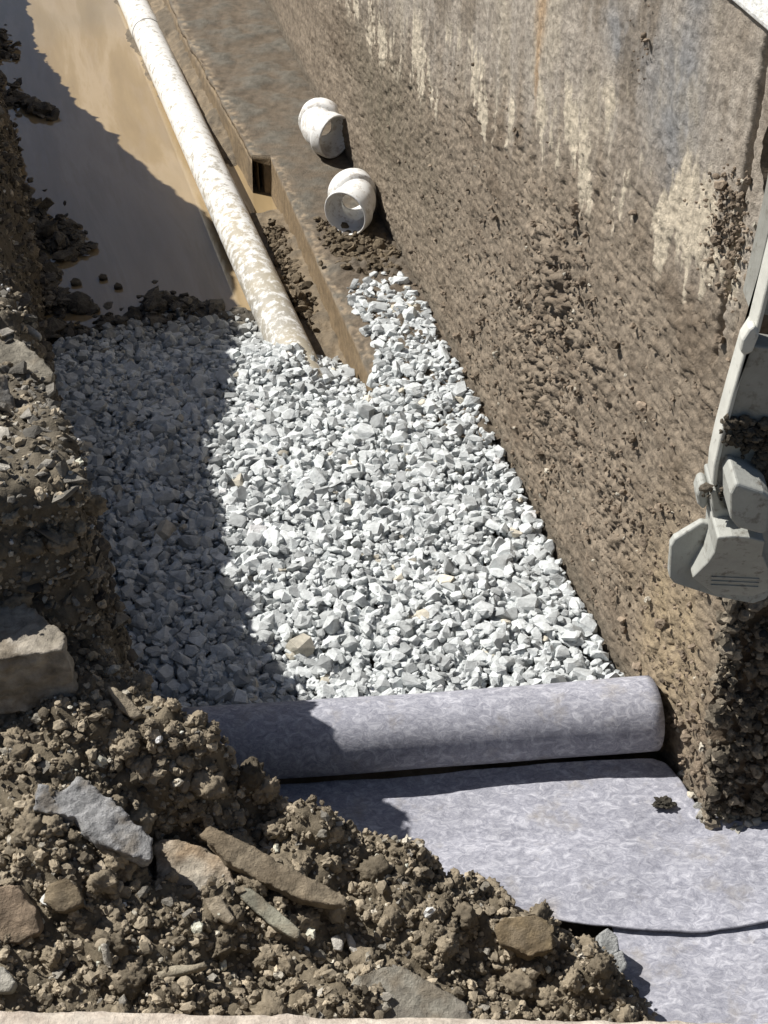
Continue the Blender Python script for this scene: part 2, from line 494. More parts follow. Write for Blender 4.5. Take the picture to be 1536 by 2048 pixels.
def build_board():
    ys = np.linspace(4.452, 9.4, 420); rows = []
    for y in ys:
        xe = wx(y) - np.interp(y, [4.445, 5.5, 9.4], [.308, .37, .41])
        lean = 0.012 + 0.035 * float(sstep(4.5, 5.2, np.array([y]))[0])
        prof = [(xe - lean * t, -0.030 - 0.40 * t) for t in np.linspace(0, 1, 22)]
        prof = [(xe + 0.020, -0.43)] + [(xe + 0.020, -0.2)] + [(xe + 0.020, -0.032)] + [(xe + .004, -0.0305)] + prof
        rows.append([(x, y, z) for x, z in prof])
    P = np.array(rows); f = P.reshape(-1, 3).copy()
    n1 = fbm(f, 8, 4, 84); n2 = fbm(f, 40, 4, 85)
    outer = np.tile(np.concatenate([np.zeros(4), np.ones(22)]), len(ys))
    f[:, 0] -= outer * (0.006 * n1 + 0.004 * n2) * sstep(4.45, 4.5, f[:, 1])
    t = sstep(-0.25, 0.25, n1 + 0.4 * n2)[:, None] * 0.8
    col = np.array([0.24, 0.18, 0.11]) * (1 - t) + np.array([0.17, 0.13, 0.085]) * t
    nr, nc = P.shape[:2]
    cap = [[j, j + 1, nc - 2 - j, nc - 1 - j] for j in range(0)]
    o = mesh_np('form_board', f, grid_faces(nr, nc), M_FOOT, tint=col, smooth=True)
    # near end of the board
    return tag(o, 'muddy form board standing along the far stretch of the footing', 'form board')
build_board()
def build_berm():
    ys = np.linspace(3.35, 9.4, 520); us = np.linspace(0, 1, 46)
    Y, U = np.meshgrid(ys, us, indexing='ij')
    wl = np.interp(ys, [2.9, 4.443, 4.447, 5.5, 9.4], [.245, .25, .308, .37, .41])[:, None]
    X = wx(Y) - wl + 0.02 - 0.24 * (1 - U)
    P = np.stack([X, Y, 0 * X], -1).reshape(-1, 3)
    rise = np.interp(ys, [3.3, 3.9, 4.25, 4.40, 4.62, 4.8, 5.5, 9.4], [0.01, .045, .035, -.03, -.02, .05, .085, .09])[:, None] + 0 * U
    n1 = fbm(P, 6, 4, 86); n2 = fbm(P, 26, 4, 87)
    P[:, 2] = WZ - 0.035 + (0.045 + rise.ravel()) * U.ravel() ** 0.8 + 0.028 * n1 + 0.016 * n2
    t = sstep(-0.2, 0.3, n1 + 0.5 * n2)[:, None]
    col = np.array([0.20, 0.155, 0.10]) * (1 - t) + np.array([0.125, 0.10, 0.068]) * t
    return tag(mesh_np('mud_berm', P, grid_faces(*Y.shape), M_FOOT, tint=col, smooth=True), 'wet mud banked between the pipe and the footing', 'mud', kind='structure')
build_berm()
tag(foot, 'low concrete footing ledge at the base of the muddy wall', 'footing')

# ------------------------------------------------------------------ soil bank (left side and near mound)
TOE = [  # x, y, z at toe, height of the edge, run of the face, slope of the top
    (-2.45, 9.2, -.2, .36, .22, .02), (-1.62, 5.9, -.2, .36, .20, .02), (-1.50, 5.45, -.2, .52, .20, .02), (-1.36, 5.0, -.2, .74, .22, .02), (-1.25, 4.72, -.2, .98, .24, .02), (-1.20, 4.5, -.2, .98, .24, .02),
    (-1.08, 4.1, -.2, .86, .20, .02), (-0.99, 3.75, -.2, .84, .18, .02), (-0.93, 3.45, -.2, .78, .16, .02), (-0.85, 3.17, -.12, .64, .14, .03), (-0.76, 2.86, -.05, .60, .12, .03), (-.655, 2.57, -.03, .47, .10, .03),
    (-.575, 2.32, -.02, .53, .09, .04), (-.50, 2.06, -.02, .66, .07, .05), (-.46, 1.92, -.02, .72, .07, .05), (-.437, 1.86, -.02, .71, .07, .03), (-.43, 1.845, -.02, .42, .08, .0), (-.405, 1.81, -.02, .41, .10, .0),
    (-.36, 1.76, -.02, .40, .10, .02), (-.27, 1.70, -.02, .33, .09, .02), (-.06, 1.62, -.02, .22, .09, .04), (.11, 1.58, -.02, .165, .08, .04),
    (.35, 1.47, -.02, .10, .07, .03), (.45, 1.36, -.02, .075, .06, .03), (.52, 1.15, -.02, .08, .06, .05), (.58, .85, -.02, .1, .06, .1), (.62, .2, -.02, .12, .06, .1)]
BUMPS = [  # px, py, z guess, radius, amount
    (345, 1475, .40, .10, .075), (180, 1440, .42, .07, .04), (420, 1520, .33, .07, .03), (600, 1660, .25, .06, .055), (660, 1680, .22, .045, .03),
    (790, 1715, .2, .05, .05), (845, 1725, .18, .035, .05), (880, 1850, .16, .075, .05), (1060, 1870, .12, .05, .03), (1180, 1960, .10, .06, .045),
    (300, 1640, .36, .06, -.10), (390, 1650, .34, .05, -.09), (520, 1640, .28, .05, -.05), (480, 1880, .32, .07, -.05), (700, 1850, .26, .05, -.05), (960, 1930, .16, .05, -.05),
    (120, 1650, .42, .07, .03), (560, 1990, .3, .1, .02)]
def build_bank():
    T = np.array(TOE)
    seg = np.concatenate([[0], np.cumsum(np.linalg.norm(np.diff(T[:, :2], axis=0), axis=1))])
    # dense where near
    ss = []
    for i in range(len(T) - 1):
        ym = 0.5 * (T[i, 1] + T[i + 1, 1])
        step = 0.0007 if 1.843 < ym < 1.858 else 0.0065 if ym < 2.7 else (0.011 if ym < 4.0 else 0.022)
        ss.append(np.arange(seg[i], seg[i + 1], step))
    ss = np.concatenate(ss)
    prm = np.stack([np.interp(ss, seg, T[:, k]) for k in range(6)], -1)
    ker = np.exp(-np.linspace(-2, 2, 15) ** 2 * 1.6); ker /= ker.sum()
    def smooth(a):
        p = np.pad(a, 7, mode='edge'); return np.convolve(p, ker, 'valid')
    for k in range(6): prm[:, k] = smooth(prm[:, k])
    tan = np.stack([np.gradient(prm[:, 0]), np.gradient(prm[:, 1])], -1)
    for k in range(2):
        for _ in range(6): tan[:, k] = smooth(tan[:, k])
    tan /= np.linalg.norm(tan, axis=1)[:, None]
    nin = np.stack([tan[:, 1], -tan[:, 0]], -1)      # heading towards the camera, inward = left bank
    tf = np.linspace(0, 1, 80)
    td = np.concatenate([np.linspace(0, 0.85, 130)[1:], np.geomspace(0.86, 3.2, 26)])
    nr, nc = len(ss), len(tf) + len(td)
    P = np.zeros((nr, nc, 3))
    hf, rf, slope, z0 = prm[:, 3], prm[:, 4], prm[:, 5], prm[:, 2]
    zb = z0 - 0.08
    for j, t in enumerate(tf):
        d = rf * (t ** 1.15)
        z = zb + (hf - zb) * (1 - (1 - t) ** 1.25)
        P[:, j, 0] = prm[:, 0] + nin[:, 0] * d; P[:, j, 1] = prm[:, 1] + nin[:, 1] * d; P[:, j, 2] = z
    for j, e in enumerate(td):
        d = rf + e
        z = hf + slope * e
        k = len(tf) + j
        P[:, k, 0] = prm[:, 0] + nin[:, 0] * d; P[:, k, 1] = prm[:, 1] + nin[:, 1] * d; P[:, k, 2] = z
    flat = P.reshape(-1, 3).copy()
    topm = np.concatenate([np.zeros(len(tf)), np.ones(len(td))])
    ramp = np.concatenate([np.clip((tf - 0.75) / 0.25, 0, 1), np.ones(len(td))])
    tm = np.tile(ramp, nr)
    for (px, py, z, r, a) in BUMPS:
        c = at(px, py, z)
        flat[:, 2] += a * np.exp(-((flat[:, 0] - c[0]) ** 2 + (flat[:, 1] - c[1]) ** 2) / (r * r)) * tm
    Pn = flat.reshape(nr, nc, 3)
    N = grid_normals(Pn)
    if N[nr // 2, -10, 2] < 0: N = -N
    N = N.reshape(-1, 3)
    big = fbm(flat, 3.2, 3, 101); mid = fbm(flat, 11, 4, 111); sm = fbm(flat, 38, 4, 121, 0.6); rd = fbm(flat * np.array([1, 1, 2.0]), 9, 3, 131, ridged=True)
    left = np.repeat(sstep(1.7, 2.0, prm[:, 1]), nc)      # left bank against mound
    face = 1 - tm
    bil = np.abs(fbm(flat, 13, 3, 141)) * 2 - 0.5; bil2 = np.abs(fbm(flat, 34, 3, 151)) * 2 - 0.5
    amp = 0.030 * big + 0.022 * mid + 0.013 * sm + 0.034 * rd * left * (0.3 + 0.7 * tm) + (0.022 * bil + 0.010 * bil2) * (1 - 0.6 * left)
    amp = amp * (1 - 0.35 * face)
    toe = np.tile(np.concatenate([np.clip(tf / 0.12, 0, 1), np.ones(len(td))]), nr)
    Q = flat + N * (amp * toe)[:, None]
    soil = np.array([0.19, 0.16, 0.115]); dark = np.array([0.085, 0.070, 0.048]); lite = np.array([0.23, 0.19, 0.13]); shale = np.array([0.125, 0.112, 0.09])
    def mixc(c, d, f): return c * (1 - f[:, None]) + d[None] * f[:, None]
    col = np.tile(soil, (len(Q), 1))
    col = mixc(col, dark, sstep(-0.1, 0.4, mid) * 0.6)
    col = mixc(col, lite, sstep(0.1, 0.5, sm) * 0.5)
    col = mixc(col, shale, left * tm * 0.6)  # shale colour darkened, the shade over the left top is painted in
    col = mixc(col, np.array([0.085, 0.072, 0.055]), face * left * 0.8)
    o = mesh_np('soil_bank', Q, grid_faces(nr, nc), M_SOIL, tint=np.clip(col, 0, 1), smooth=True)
    Nq = grid_normals(Q.reshape(nr, nc, 3))
    if Nq[nr // 2, -10, 2] < 0: Nq = -Nq
    return o, Q, Nq.reshape(-1, 3), left, face, (nr, nc)
bank, BQ, BN, BLEFT, BFACE, BSH = build_bank()
tag(bank, 'steep bank of brown soil and shale along the left and near side of the trench', 'bank', kind='structure')
def bank_z(x, y):                      # highest bank point near x,y
    d = (BQ[:, 0] - x) ** 2 + (BQ[:, 1] - y) ** 2
    m = d < 0.02 ** 2
    return BQ[m, 2].mean() if m.any() else 0.0
def bank_at(px, py):
    """first point of the bank the ray through a pixel of the photograph meets"""
    d = ray(px, py); d = d / np.linalg.norm(d)
    r = BQ - C0
    t = r @ d
    off = np.linalg.norm(r - t[:, None] * d, axis=1)
    m = off < 0.009
    if not m.any(): m = off < 0.03
    k = np.where(m)[0]
    i = k[np.argmin(t[k])]
    return BQ[i], BN[i]

# ------------------------------------------------------------------ scattered stones
def hull_variant(seed, npts=15, flat=0.6):
    rs = np.random.RandomState(seed)
    p = rs.normal(size=(npts, 3)); p /= np.linalg.norm(p, axis=1)[:, None]
    p = np.sign(p) * np.abs(p) ** 0.75
    p *= rs.uniform(0.78, 1.05, (npts, 1))
    p[:, 1] *= rs.uniform(0.55, 0.95); p[:, 2] *= flat * rs.uniform(0.7, 1.15)
    bm = bmesh.new()
    for q in p: bm.verts.new(q)
    bmesh.ops.convex_hull(bm, input=bm.verts)
    for v in [v for v in bm.verts if not v.link_faces]: bm.verts.remove(v)
    bmesh.ops.triangulate(bm, faces=bm.faces)
    bm.verts.index_update()
    V = np.array([v.co[:] for v in bm.verts]); F = np.array([[v.index for v in f.verts] for f in bm.faces])
    bm.free()
    return V, F
def lump_variant(seed, sub=2, rough=0.45):
    bm = bmesh.new(); bmesh.ops.create_icosphere(bm, subdivisions=sub, radius=1.0)
    bm.verts.index_update()
    V = np.array([v.co[:] for v in bm.verts]); F = np.array([[v.index for v in f.verts] for f in bm.faces]); bm.free()
    rs = np.random.RandomState(seed)
    d = fbm(V, 1.2, 2, seed) * rough * 1.5 + fbm(V, 3.2, 2, seed + 50) * rough * 1.1
    V = V * (1 + d)[:, None] * np.array([1, rs.uniform(.7, 1), rs.uniform(.55, .9)])
    return V, F
def rotations(n, rs, tilt):
    a = rs.uniform(0, 2 * np.pi, n); b = rs.normal(0, tilt, n); c = rs.uniform(0, 2 * np.pi, n)
    def rz(t):
        M = np.zeros((n, 3, 3)); M[:, 0, 0] = np.cos(t); M[:, 0, 1] = -np.sin(t); M[:, 1, 0] = np.sin(t); M[:, 1, 1] = np.cos(t); M[:, 2, 2] = 1; return M
    def rx(t):
        M = np.zeros((n, 3, 3)); M[:, 1, 1] = np.cos(t); M[:, 1, 2] = -np.sin(t); M[:, 2, 1] = np.sin(t); M[:, 2, 2] = np.cos(t); M[:, 0, 0] = 1; return M
    return rz(a) @ rx(b) @ rz(c)
def scatter(name, variants, pos, rot, scale, tint, mat, smooth=False, seed=0):
    rs = np.random.RandomState(seed)
    pick = rs.randint(0, len(variants), len(pos))
    Vs, Fs, Ts, base = [], [], [], 0
    for k, (V, F) in enumerate(variants):
        idx = np.where(pick == k)[0]
        if not len(idx): continue
        W = np.einsum('nij,vj->nvi', rot[idx], V) * scale[idx][:, None, None] + pos[idx][:, None, :]
        Fk = F[None] + (np.arange(len(idx)) * len(V))[:, None, None] + base
        base += len(idx) * len(V)
        Vs.append(W.reshape(-1, 3)); Fs.append(Fk.reshape(-1, 3)); Ts.append(np.repeat(tint[idx], len(V), axis=0))
    return mesh_np(name, np.concatenate(Vs), np.concatenate(Fs), mat, tint=np.concatenate(Ts), smooth=smooth)

# --- gravel bed surface and stones
def gravel_h(x, y, edge=0.25):
    x = np.asarray(x, float); y = np.asarray(y, float)
    d = x - wx(y)
    z = -0.185 * sstep(2.8, 4.1, y)
    z = np.where(d > -edge, np.maximum(z, FZ + 0.012 - 0.02 * sstep(3.5, 3.9, y)), z)
    z = z + 0.018 * fbm(np.stack([x, y, 0 * x], -1).reshape(-1, 3), 3.0, 3, 201).reshape(x.shape)
    z = np.where(d > -edge, z, z - (0.015 * sstep(3.02, 3.12, y) + 0.035 * sstep(3.05, 3.45, y)) * sstep(-0.45, -0.33, d))
    pe = at(585, 715, -.02)
    z = z + 0.05 * np.exp(-((x - pe[0]) ** 2 + (y - pe[1]) ** 2) / 0.13 ** 2) * (d < -edge)
    z = z - 0.02 * sstep(2.05, 1.85, y)
    return z
def build_bed():
    xs = np.linspace(-1.6, 1.4, 150); ys = np.linspace(0.2, 4.6, 220)
    X, Y = np.meshgrid(xs, ys, indexing='ij')
    Z = gravel_h(X, Y, 0.15) - 0.035
    P = np.stack([X, Y, Z], -1).reshape(-1, 3)
    col = np.tile(np.array([0.12, 0.10, 0.075]), (len(P), 1))
    return mesh_np('trench_floor', P, grid_faces(*X.shape), M_MUDBED, tint=col, smooth=True)
bed = build_bed()
tag(bed, 'dark muddy floor under the gravel', 'floor', kind='structure')

def inside(poly, x, y):
    poly = np.asarray(poly); c = np.zeros(len(x), bool); j = len(poly) - 1
    for i in range(len(poly)):
        xi, yi = poly[i]; xj, yj = poly[j]
        with np.errstate(divide='ignore', invalid='ignore'):
            t = ((yi > y) != (yj > y)) & (x < (xj - xi) * (y - yi) / (yj - yi) + xi)
        c ^= t; j = i
    return c
GPOLY = [at(px, py, z)[:2] for px, py, z in ((60, 1500, 0), (60, 1250, 0), (60, 1000, 0), (60, 800, -.1), (120, 712, -.15), (200, 680, -.15), (290, 640, -.15), (310, 606, -.15), (400, 612, -.15), (490, 640, -.15),
         (560, 655, -.12), (610, 628, -.12), (650, 650, -.12), (684, 690, -.09), (726, 742, -.03), (766, 782, 0), (752, 708, 0), (724, 645, 0), (692, 580, 0), (760, 545, 0), (830, 560, 0), (900, 640, 0), (1120, 1030, 0), (1300, 1330, 0), (1330, 1450, 0), (330, 1500, 0))]
STONES = [hull_variant(300 + i, 14 + i % 8, (0.62, 0.5, 0.72, 0.42)[i % 4]) for i in range(48)]
def build_gravel():
    rs = np.random.RandomState(11)
    P, Z, SCL = [], [], []
    for layer in range(4):
        step = 0.0192
        gx, gy = np.meshgrid(np.arange(-1.1, 0.75, step), np.arange(1.7, 4.1, step), indexing='ij')
        x = gx.ravel() + rs.uniform(-.5, .5, gx.size) * step * 1.5; y = gy.ravel() + rs.uniform(-.5, .5, gx.size) * step * 1.5
        wob = 0.03 * fbm(np.stack([x, y, 0 * x], -1), 9, 2, 220)
        m = inside(GPOLY, x + wob, y + wob) & (x < wx(y) - 0.012)
        # thin out towards the water
        z = gravel_h(x, y)
        m &= rs.uniform(size=len(x)) < (1 - 0.55 * sstep(-0.10, -0.2, z))
        x, y, z = x[m], y[m], z[m]
        P.append(np.stack([x, y], -1)); Z.append(z + (layer - 2.6) * 0.0085 + rs.normal(0, 0.003, len(x)))
        SCL.append(np.clip(rs.lognormal(math.log(0.0128), 0.40, len(x)), 0.005, 0.033))
    P = np.concatenate(P); Z = np.concatenate(Z); sc = np.concatenate(SCL)
    pos = np.stack([P[:, 0], P[:, 1], Z], -1)
    n = len(pos)
    rot = rotations(n, rs, 0.62)
    b = rs.normal(0.62, 0.08, n)
    b = np.where(rs.uniform(size=n) < 0.14, b * 0.62, b)
    tint = np.stack([b * 0.955, b, b * 1.005], -1)
    warm = rs.uniform(size=n) < 0.015
    tint[warm] = (np.stack([b * 0.92, b * 0.86, b * 0.72], -1))[warm]
    # stones near the water and the left toe carry mud
    muddy = np.clip(sstep(-0.07, -0.16, pos[:, 2]) + 0.0, 0, 1) * rs.uniform(0.3, 1, n)
    tint = tint * (1 - muddy[:, None]) + np.array([0.15, 0.13, 0.095]) * muddy[:, None]
    o = scatter('gravel', STONES, pos, rot, sc, np.clip(tint, .04, .78), M_STONE, seed=3)
    return o, n
gravel, _n = build_gravel()
tag(gravel, 'bed of pale grey crushed stone filling the trench floor', 'gravel', kind='stuff')

# --- soil crumbs and shale chips on the bank
LUMPS = [lump_variant(500 + i, 2) for i in range(14)]
def billow_variant(seed):
    bm = bmesh.new(); bmesh.ops.create_icosphere(bm, subdivisions=4, radius=1.0); bm.verts.index_update()
    V = np.array([v.co[:] for v in bm.verts]); F = np.array([[v.index for v in f.verts] for f in bm.faces]); bm.free()
    rs = np.random.RandomState(seed)
    d = fbm(V, 0.9, 2, seed) * 0.5 + np.abs(fbm(V, 2.4, 2, seed + 9)) * 0.6 + np.abs(fbm(V, 5.5, 2, seed + 19)) * 0.35 - 0.25
    return V * (1 + d)[:, None] * np.array([1, rs.uniform(.7, 1), rs.uniform(.6, .9)]), F
BIGLUMPS = [billow_variant(550 + i) for i in range(10)]
CHIPS = [hull_variant(600 + i, 12, 0.38) for i in range(24)]
def bank_weights():
    P = BQ.reshape(*BSH, 3)
    a = np.linalg.norm(np.cross(np.gradient(P, axis=0), np.gradient(P, axis=1)), axis=-1).ravel()
    vis = (BQ[:, 1] > 0.85) & (BQ[:, 1] < 6) & (BQ[:, 0] > -2.0)
    # roughly the part in the picture, with a margin
    r = BQ - C0
    dep = r[:, 1] * CP - r[:, 2] * SP
    px = 768 + r[:, 0] / dep * FPX; py = 1024 - (r[:, 1] * SP + r[:, 2] * CP) / dep * FPX
    vis &= (px > -350) & (px < 1700) & (py > -200) & (py < 2300)
    return a * vis
BW = bank_weights()
def bank_pick(n, rs, w):
    i = rs.choice(len(BQ), n, p=w / w.sum())
    return BQ[i] + rs.normal(0, 0.004, (n, 3)), BN[i], i
def build_rubble():
    rs = np.random.RandomState(21)
    # crumbs
    w = BW * (1 - BLEFT * 0.8) * (1 - 0.75 * BFACE * BLEFT)
    n = 24000
    p, nn, i = bank_pick(n, rs, w)
    sc = np.clip(0.0026 * (rs.pareto(2.2, n) + 1), 0.0026, 0.011)
    pos = p + nn * (sc * 0.25)[:, None]
    b = rs.normal(0.22, 0.075, n)
    b = b * 1.25
    tint = np.stack([b, b * 0.85, b * 0.63], -1)
    pale = rs.uniform(size=n) < 0.07
    tint[pale] = np.stack([b * 1.9, b * 1.75, b * 1.45], -1)[pale]
    o1 = scatter('soil_crumbs', LUMPS, pos, rotations(n, rs, 1.0), sc, np.clip(tint, .03, .6), M_CLOD, smooth=False, seed=5)
    # bigger crumbly clods
    n2_ = 1100
    w2 = BW * (1 - BLEFT * 0.85) * (1 - 0.75 * BFACE * BLEFT)
    p, nn, i = bank_pick(n2_, rs, w2)
    sc = np.clip(0.0085 * (rs.pareto(2.0, n2_) + 1), 0.0085, 0.027)
    b = rs.normal(0.25, 0.06, n2_)
    tint = np.stack([b, b * 0.84, b * 0.61], -1)
    o4 = scatter('soil_clods', BIGLUMPS, p + nn * (sc * 0.1)[:, None], rotations(n2_, rs, 1.0), sc, np.clip(tint, .03, .6), M_SOIL, smooth=True, seed=14)
    tag(o4, 'crumbly brown soil clods heaped on the near mound', 'soil clods', kind='stuff')
    # chips
    w = BW * (0.20 + 0.8 * BLEFT) * (1 - 0.9 * BFACE * BLEFT)
    n = 4200
    p, nn, i = bank_pick(n, rs, w)
    sc = np.clip(0.0055 * (rs.pareto(2.2, n) + 1), 0.0055, np.where(BLEFT[i] > .5, 0.032, 0.014))
    pos = p + nn * (sc * 0.12)[:, None]
    b = rs.normal(0.31, 0.09, n) * np.where(BLEFT[i] > .5, rs.choice([0.55, 0.75, 1.2], n, p=[.45, .35, .2]), 1.0)  # most left bank chips darkened too, as part of the painted shade
    tint = np.stack([b, b * 0.93, b * 0.80], -1)
    o2 = scatter('shale_chips', CHIPS, pos, rotations(n, rs, 0.45), sc, np.clip(tint, .05, .6), M_ROCK, seed=6)
    # sparse crumbs on the shaded face
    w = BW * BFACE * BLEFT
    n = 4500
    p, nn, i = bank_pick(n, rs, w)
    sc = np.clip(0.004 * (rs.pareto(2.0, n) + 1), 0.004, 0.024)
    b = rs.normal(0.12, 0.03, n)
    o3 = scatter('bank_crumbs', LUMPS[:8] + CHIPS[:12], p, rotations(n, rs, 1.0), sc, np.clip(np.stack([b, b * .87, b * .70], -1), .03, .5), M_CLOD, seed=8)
    return o1, o2, o3
a1, a2, a3 = build_rubble()
tag(a1, 'brown soil crumbs strewn over the near mound', 'soil crumbs', kind='stuff')
tag(a2, 'flat grey shale chips strewn over the top of the left bank', 'shale chips', kind='stuff')
tag(a3, 'dark crumbs stuck to the shaded face of the left bank', 'soil crumbs', kind='stuff')

# --- rubble spits reaching into the water, mud between pipe and footing, clods on wall
def build_spits():
    rs = np.random.RandomState(31)
    pos, sc = [], []
    for (pa, pb, wid, n) in (((-20, 180), (110, 235), 30, 170), ((-20, 300), (60, 420), 45, 260), ((0, 440), (170, 500), 62, 460), ((20, 520), (110, 560), 40, 220), ((60, 560), (130, 600), 25, 160), ((90, 620), (185, 612), 22, 150), ((90, 690), (150, 660), 26, 150), ((130, 690), (330, 640), 20, 130), ((300, 618), (500, 645), 26, 330), ((200, 668), (330, 620), 22, 120), ((-40, 60), (30, 120), 40, 120)):
        for k in range(n):
            t = rs.uniform() ** 1.25
            px = pa[0] + (pb[0] - pa[0]) * t + rs.normal(0, wid * 0.5 * (1.05 - t * 0.75)); py = pa[1] + (pb[1] - pa[1]) * t + rs.normal(0, wid * 0.5 * (1.05 - t * 0.75))
            p = at(px, py, WZ)
            p[2] = WZ + rs.uniform(-0.008, 0.05) * (1 - 0.8 * t)
            pos.append(p); sc.append(min(0.009 * (rs.pareto(2.2) + 1), 0.042))
    n = len(pos)
    b = rs.normal(0.13, 0.03, n)
    return scatter('bank_debris', CHIPS + LUMPS[:5], np.array(pos), rotations(n, rs, 0.4), np.array(sc), np.clip(np.stack([b, b * .9, b * .74], -1), .03, .4), M_ROCK, seed=9)
tag(build_spits(), 'dark wet rubble slumping from the left bank into the water', 'rubble', kind='stuff')
def build_mudclods():
    rs = np.random.RandomState(41)
    pos, sc, tn = [], [], []
    # between pipe and footing
    for (pa, pb, wid, n, zz) in (((560, 470), (625, 640), 26, 420, -.13), ((540, 450), (570, 520), 16, 120, -.12), ((400, 60), (520, 340), 14, 220, -.13), ((690, 480), (790, 530), 40, 420, FZ + .006), ((640, 445), (690, 520), 16, 90, FZ + .004), ((560, 560), (600, 600), 14, 80, -.11)):
        for k in range(n):
            t = rs.uniform()
            p = at(pa[0] + (pb[0] - pa[0]) * t + rs.normal(0, wid * .5), pa[1] + (pb[1] - pa[1]) * t + rs.normal(0, wid * .5), zz)
            p[2] += rs.uniform(-.012, .012)
            if p[0] > wx(p[1]) - 0.01: continue
            pos.append(p); sc.append(min(0.0055 * (rs.pareto(2.5) + 1), 0.022)); b = rs.normal(0.145, 0.03); tn.append((b, b * .8, b * .55))
    # on the wall
    for (px, py, sx, sy, n, s0) in ((1110, 570, 45, 60, 330, .0045), (1080, 720, 70, 90, 420, .0042), (1000, 560, 90, 120, 320, .0035), (1200, 900, 110, 170, 520, .0035), (880, 330, 80, 110, 160, .003), (1270, 1100, 80, 110, 300, .0035), (1340, 1400, 40, 120, 240, .004), (1462, 450, 24, 62, 420, .0032), (1290, 90, 14, 50, 40, .0024), (1400, 1500, 20, 110, 160, .005), (960, 700, 40, 60, 120, .0035), (1100, 950, 60, 60, 140, .0035)):
        for k in range(int(n * 0.6)):
            s, h = wallhit(px + rs.normal(0, sx), py + rs.normal(0, sy))
            if h < 0 or h > 1.38 or s > 4 or s < (1.745 + 0.16 * h - WP[1]) / WD[1]: continue
            p = WP + s * WD; p = p + WN * rs.uniform(-0.002, 0.010); p[2] = h
            pos.append(p); sc.append(min(0.75 * s0 * (rs.pareto(2.6) + 1), 0.011))
            b = rs.normal(0.22, 0.045); tn.append((b, b * .80, b * .60) if rs.uniform() > .04 else (.5, .46, .38))
    for k in range(2600):
        px, py = 1395 + 800 * rs.uniform() ** 1.6, rs.uniform(1190, 1640)
        p = at_y(px, py, 1.735)
        p[1] = 1.725 + 0.16 * p[2]; p[1] += rs.uniform(-.02, .005)
        if p[0] < wx(p[1]) - .01 or p[2] < 0: continue
        pos.append(p); sc.append(min(0.0042 * (rs.pareto(2.2) + 1), 0.016)); b = rs.normal(0.17, 0.06); tn.append((b, b * .86, b * .66))
    n = len(pos)
    return scatter('mud_clods', LUMPS, np.array(pos), rotations(n, rs, 1.0), np.array(sc), np.clip(np.array(tn), .03, .6), M_CLOD, smooth=False, seed=10)
tag(build_mudclods(), 'small mud clods stuck on the wall and lying on the footing', 'mud clods', kind='stuff')

# ------------------------------------------------------------------ pipe
def tube_rings(path, rad, seg=48):
    """rings round a path; path: (n,3), rad: (n,)"""
    path = np.asarray(path, float); n = len(path)
    tan = np.gradient(path, axis=0); tan /= np.linalg.norm(tan, axis=1)[:, None]
    up = np.array([0, 0, 1.0])
    a = np.linspace(0, 2 * np.pi, seg, endpoint=False)
    V = []
    for i in range(n):
        x = np.cross(tan[i], up); x /= np.linalg.norm(x); y = np.cross(x, tan[i])
        V.append(path[i] + rad[i] * (np.cos(a)[:, None] * x + np.sin(a)[:, None] * y))
    return np.array(V)
def ring_faces(nr, seg, closed=False):
    i, j = np.meshgrid(np.arange(nr if closed else nr - 1), np.arange(seg), indexing='ij')
    i2 = (i + 1) % nr; j2 = (j + 1) % seg
    return np.stack([i * seg + j, i * seg + j2, i2 * seg + j2, i2 * seg + j], -1).reshape(-1, 4)
def build_pipe():
    root = empty('drain_pipe', at(575, 690, -.16))
    tag(root, 'long mud streaked white plastic drain pipe lying from the water into the gravel', 'pipe')
    a = at(265, 0, -0.125); b = at(577, 690, -0.085)
    d = (b - a) / np.linalg.norm(b - a)
    L = np.linalg.norm(b - a)
    # joint at pixel (290, 70)
    tj = 0.0
    best = 1e9
    for t in np.linspace(0, L, 400):
        q = a + d * t - C0
        dep = q[1] * CP - q[2] * SP
        y = 1024 - (q[1] * SP + q[2] * CP) / dep * FPX
        if abs(y - 66) < best: best = abs(y - 66); tj = t
    tt = np.linspace(tj, L + 0.25, 140)
    r = 0.0575
    path = a + tt[:, None] * d
    rings = tube_rings(path, np.full(len(tt), r))
    inner = tube_rings(path[::-1], np.full(len(tt), r - 0.006))
    rings2 = np.concatenate([rings, inner])
    V = rings2.reshape(-1, 3)
    amt = np.interp(tt, [tj, tj + .9, tj + 1.6, L - .35, L], [0.035, 0.025, 0.055, 0.12, 0.14])
    amt = np.concatenate([amt, amt[::-1]])
    tint = np.repeat(np.stack([amt] * 3, -1), 48, axis=0)
    o = root.location
    inv = Vector(o)
    def add(name, V, F, t):
        ob = mesh_np(name, V - np.array(inv), F, M_PVC, root, tint=t, smooth=True)
        return ob
    add('pipe_length', V, ring_faces(len(rings2), 48, True), tint)
    # far length with belled end
    t2 = np.concatenate([[tj, tj, tj - 0.004, tj - 0.10, tj - 0.13], np.linspace(tj - 0.15, -3.5, 40)])
    r2 = np.concatenate([[r + .0005, r + 0.002, r + 0.003, r + 0.003, r + 0.001], np.full(40, r)])
    path2 = a + t2[:, None] * d
    tan = np.tile(d, (len(t2), 1))
    x = np.cross(d, [0, 0, 1.0]); x /= np.linalg.norm(x); y = np.cross(x, d)
    an = np.linspace(0, 2 * np.pi, 48, endpoint=False)
    Vr = path2[:, None, :] + r2[:, None, None] * (np.cos(an)[None, :, None] * x + np.sin(an)[None, :, None] * y)
    add('belled_pipe_length', Vr.reshape(-1, 3), ring_faces(len(t2), 48), np.tile([[0.02] * 3], (len(t2) * 48, 1)))
build_pipe()

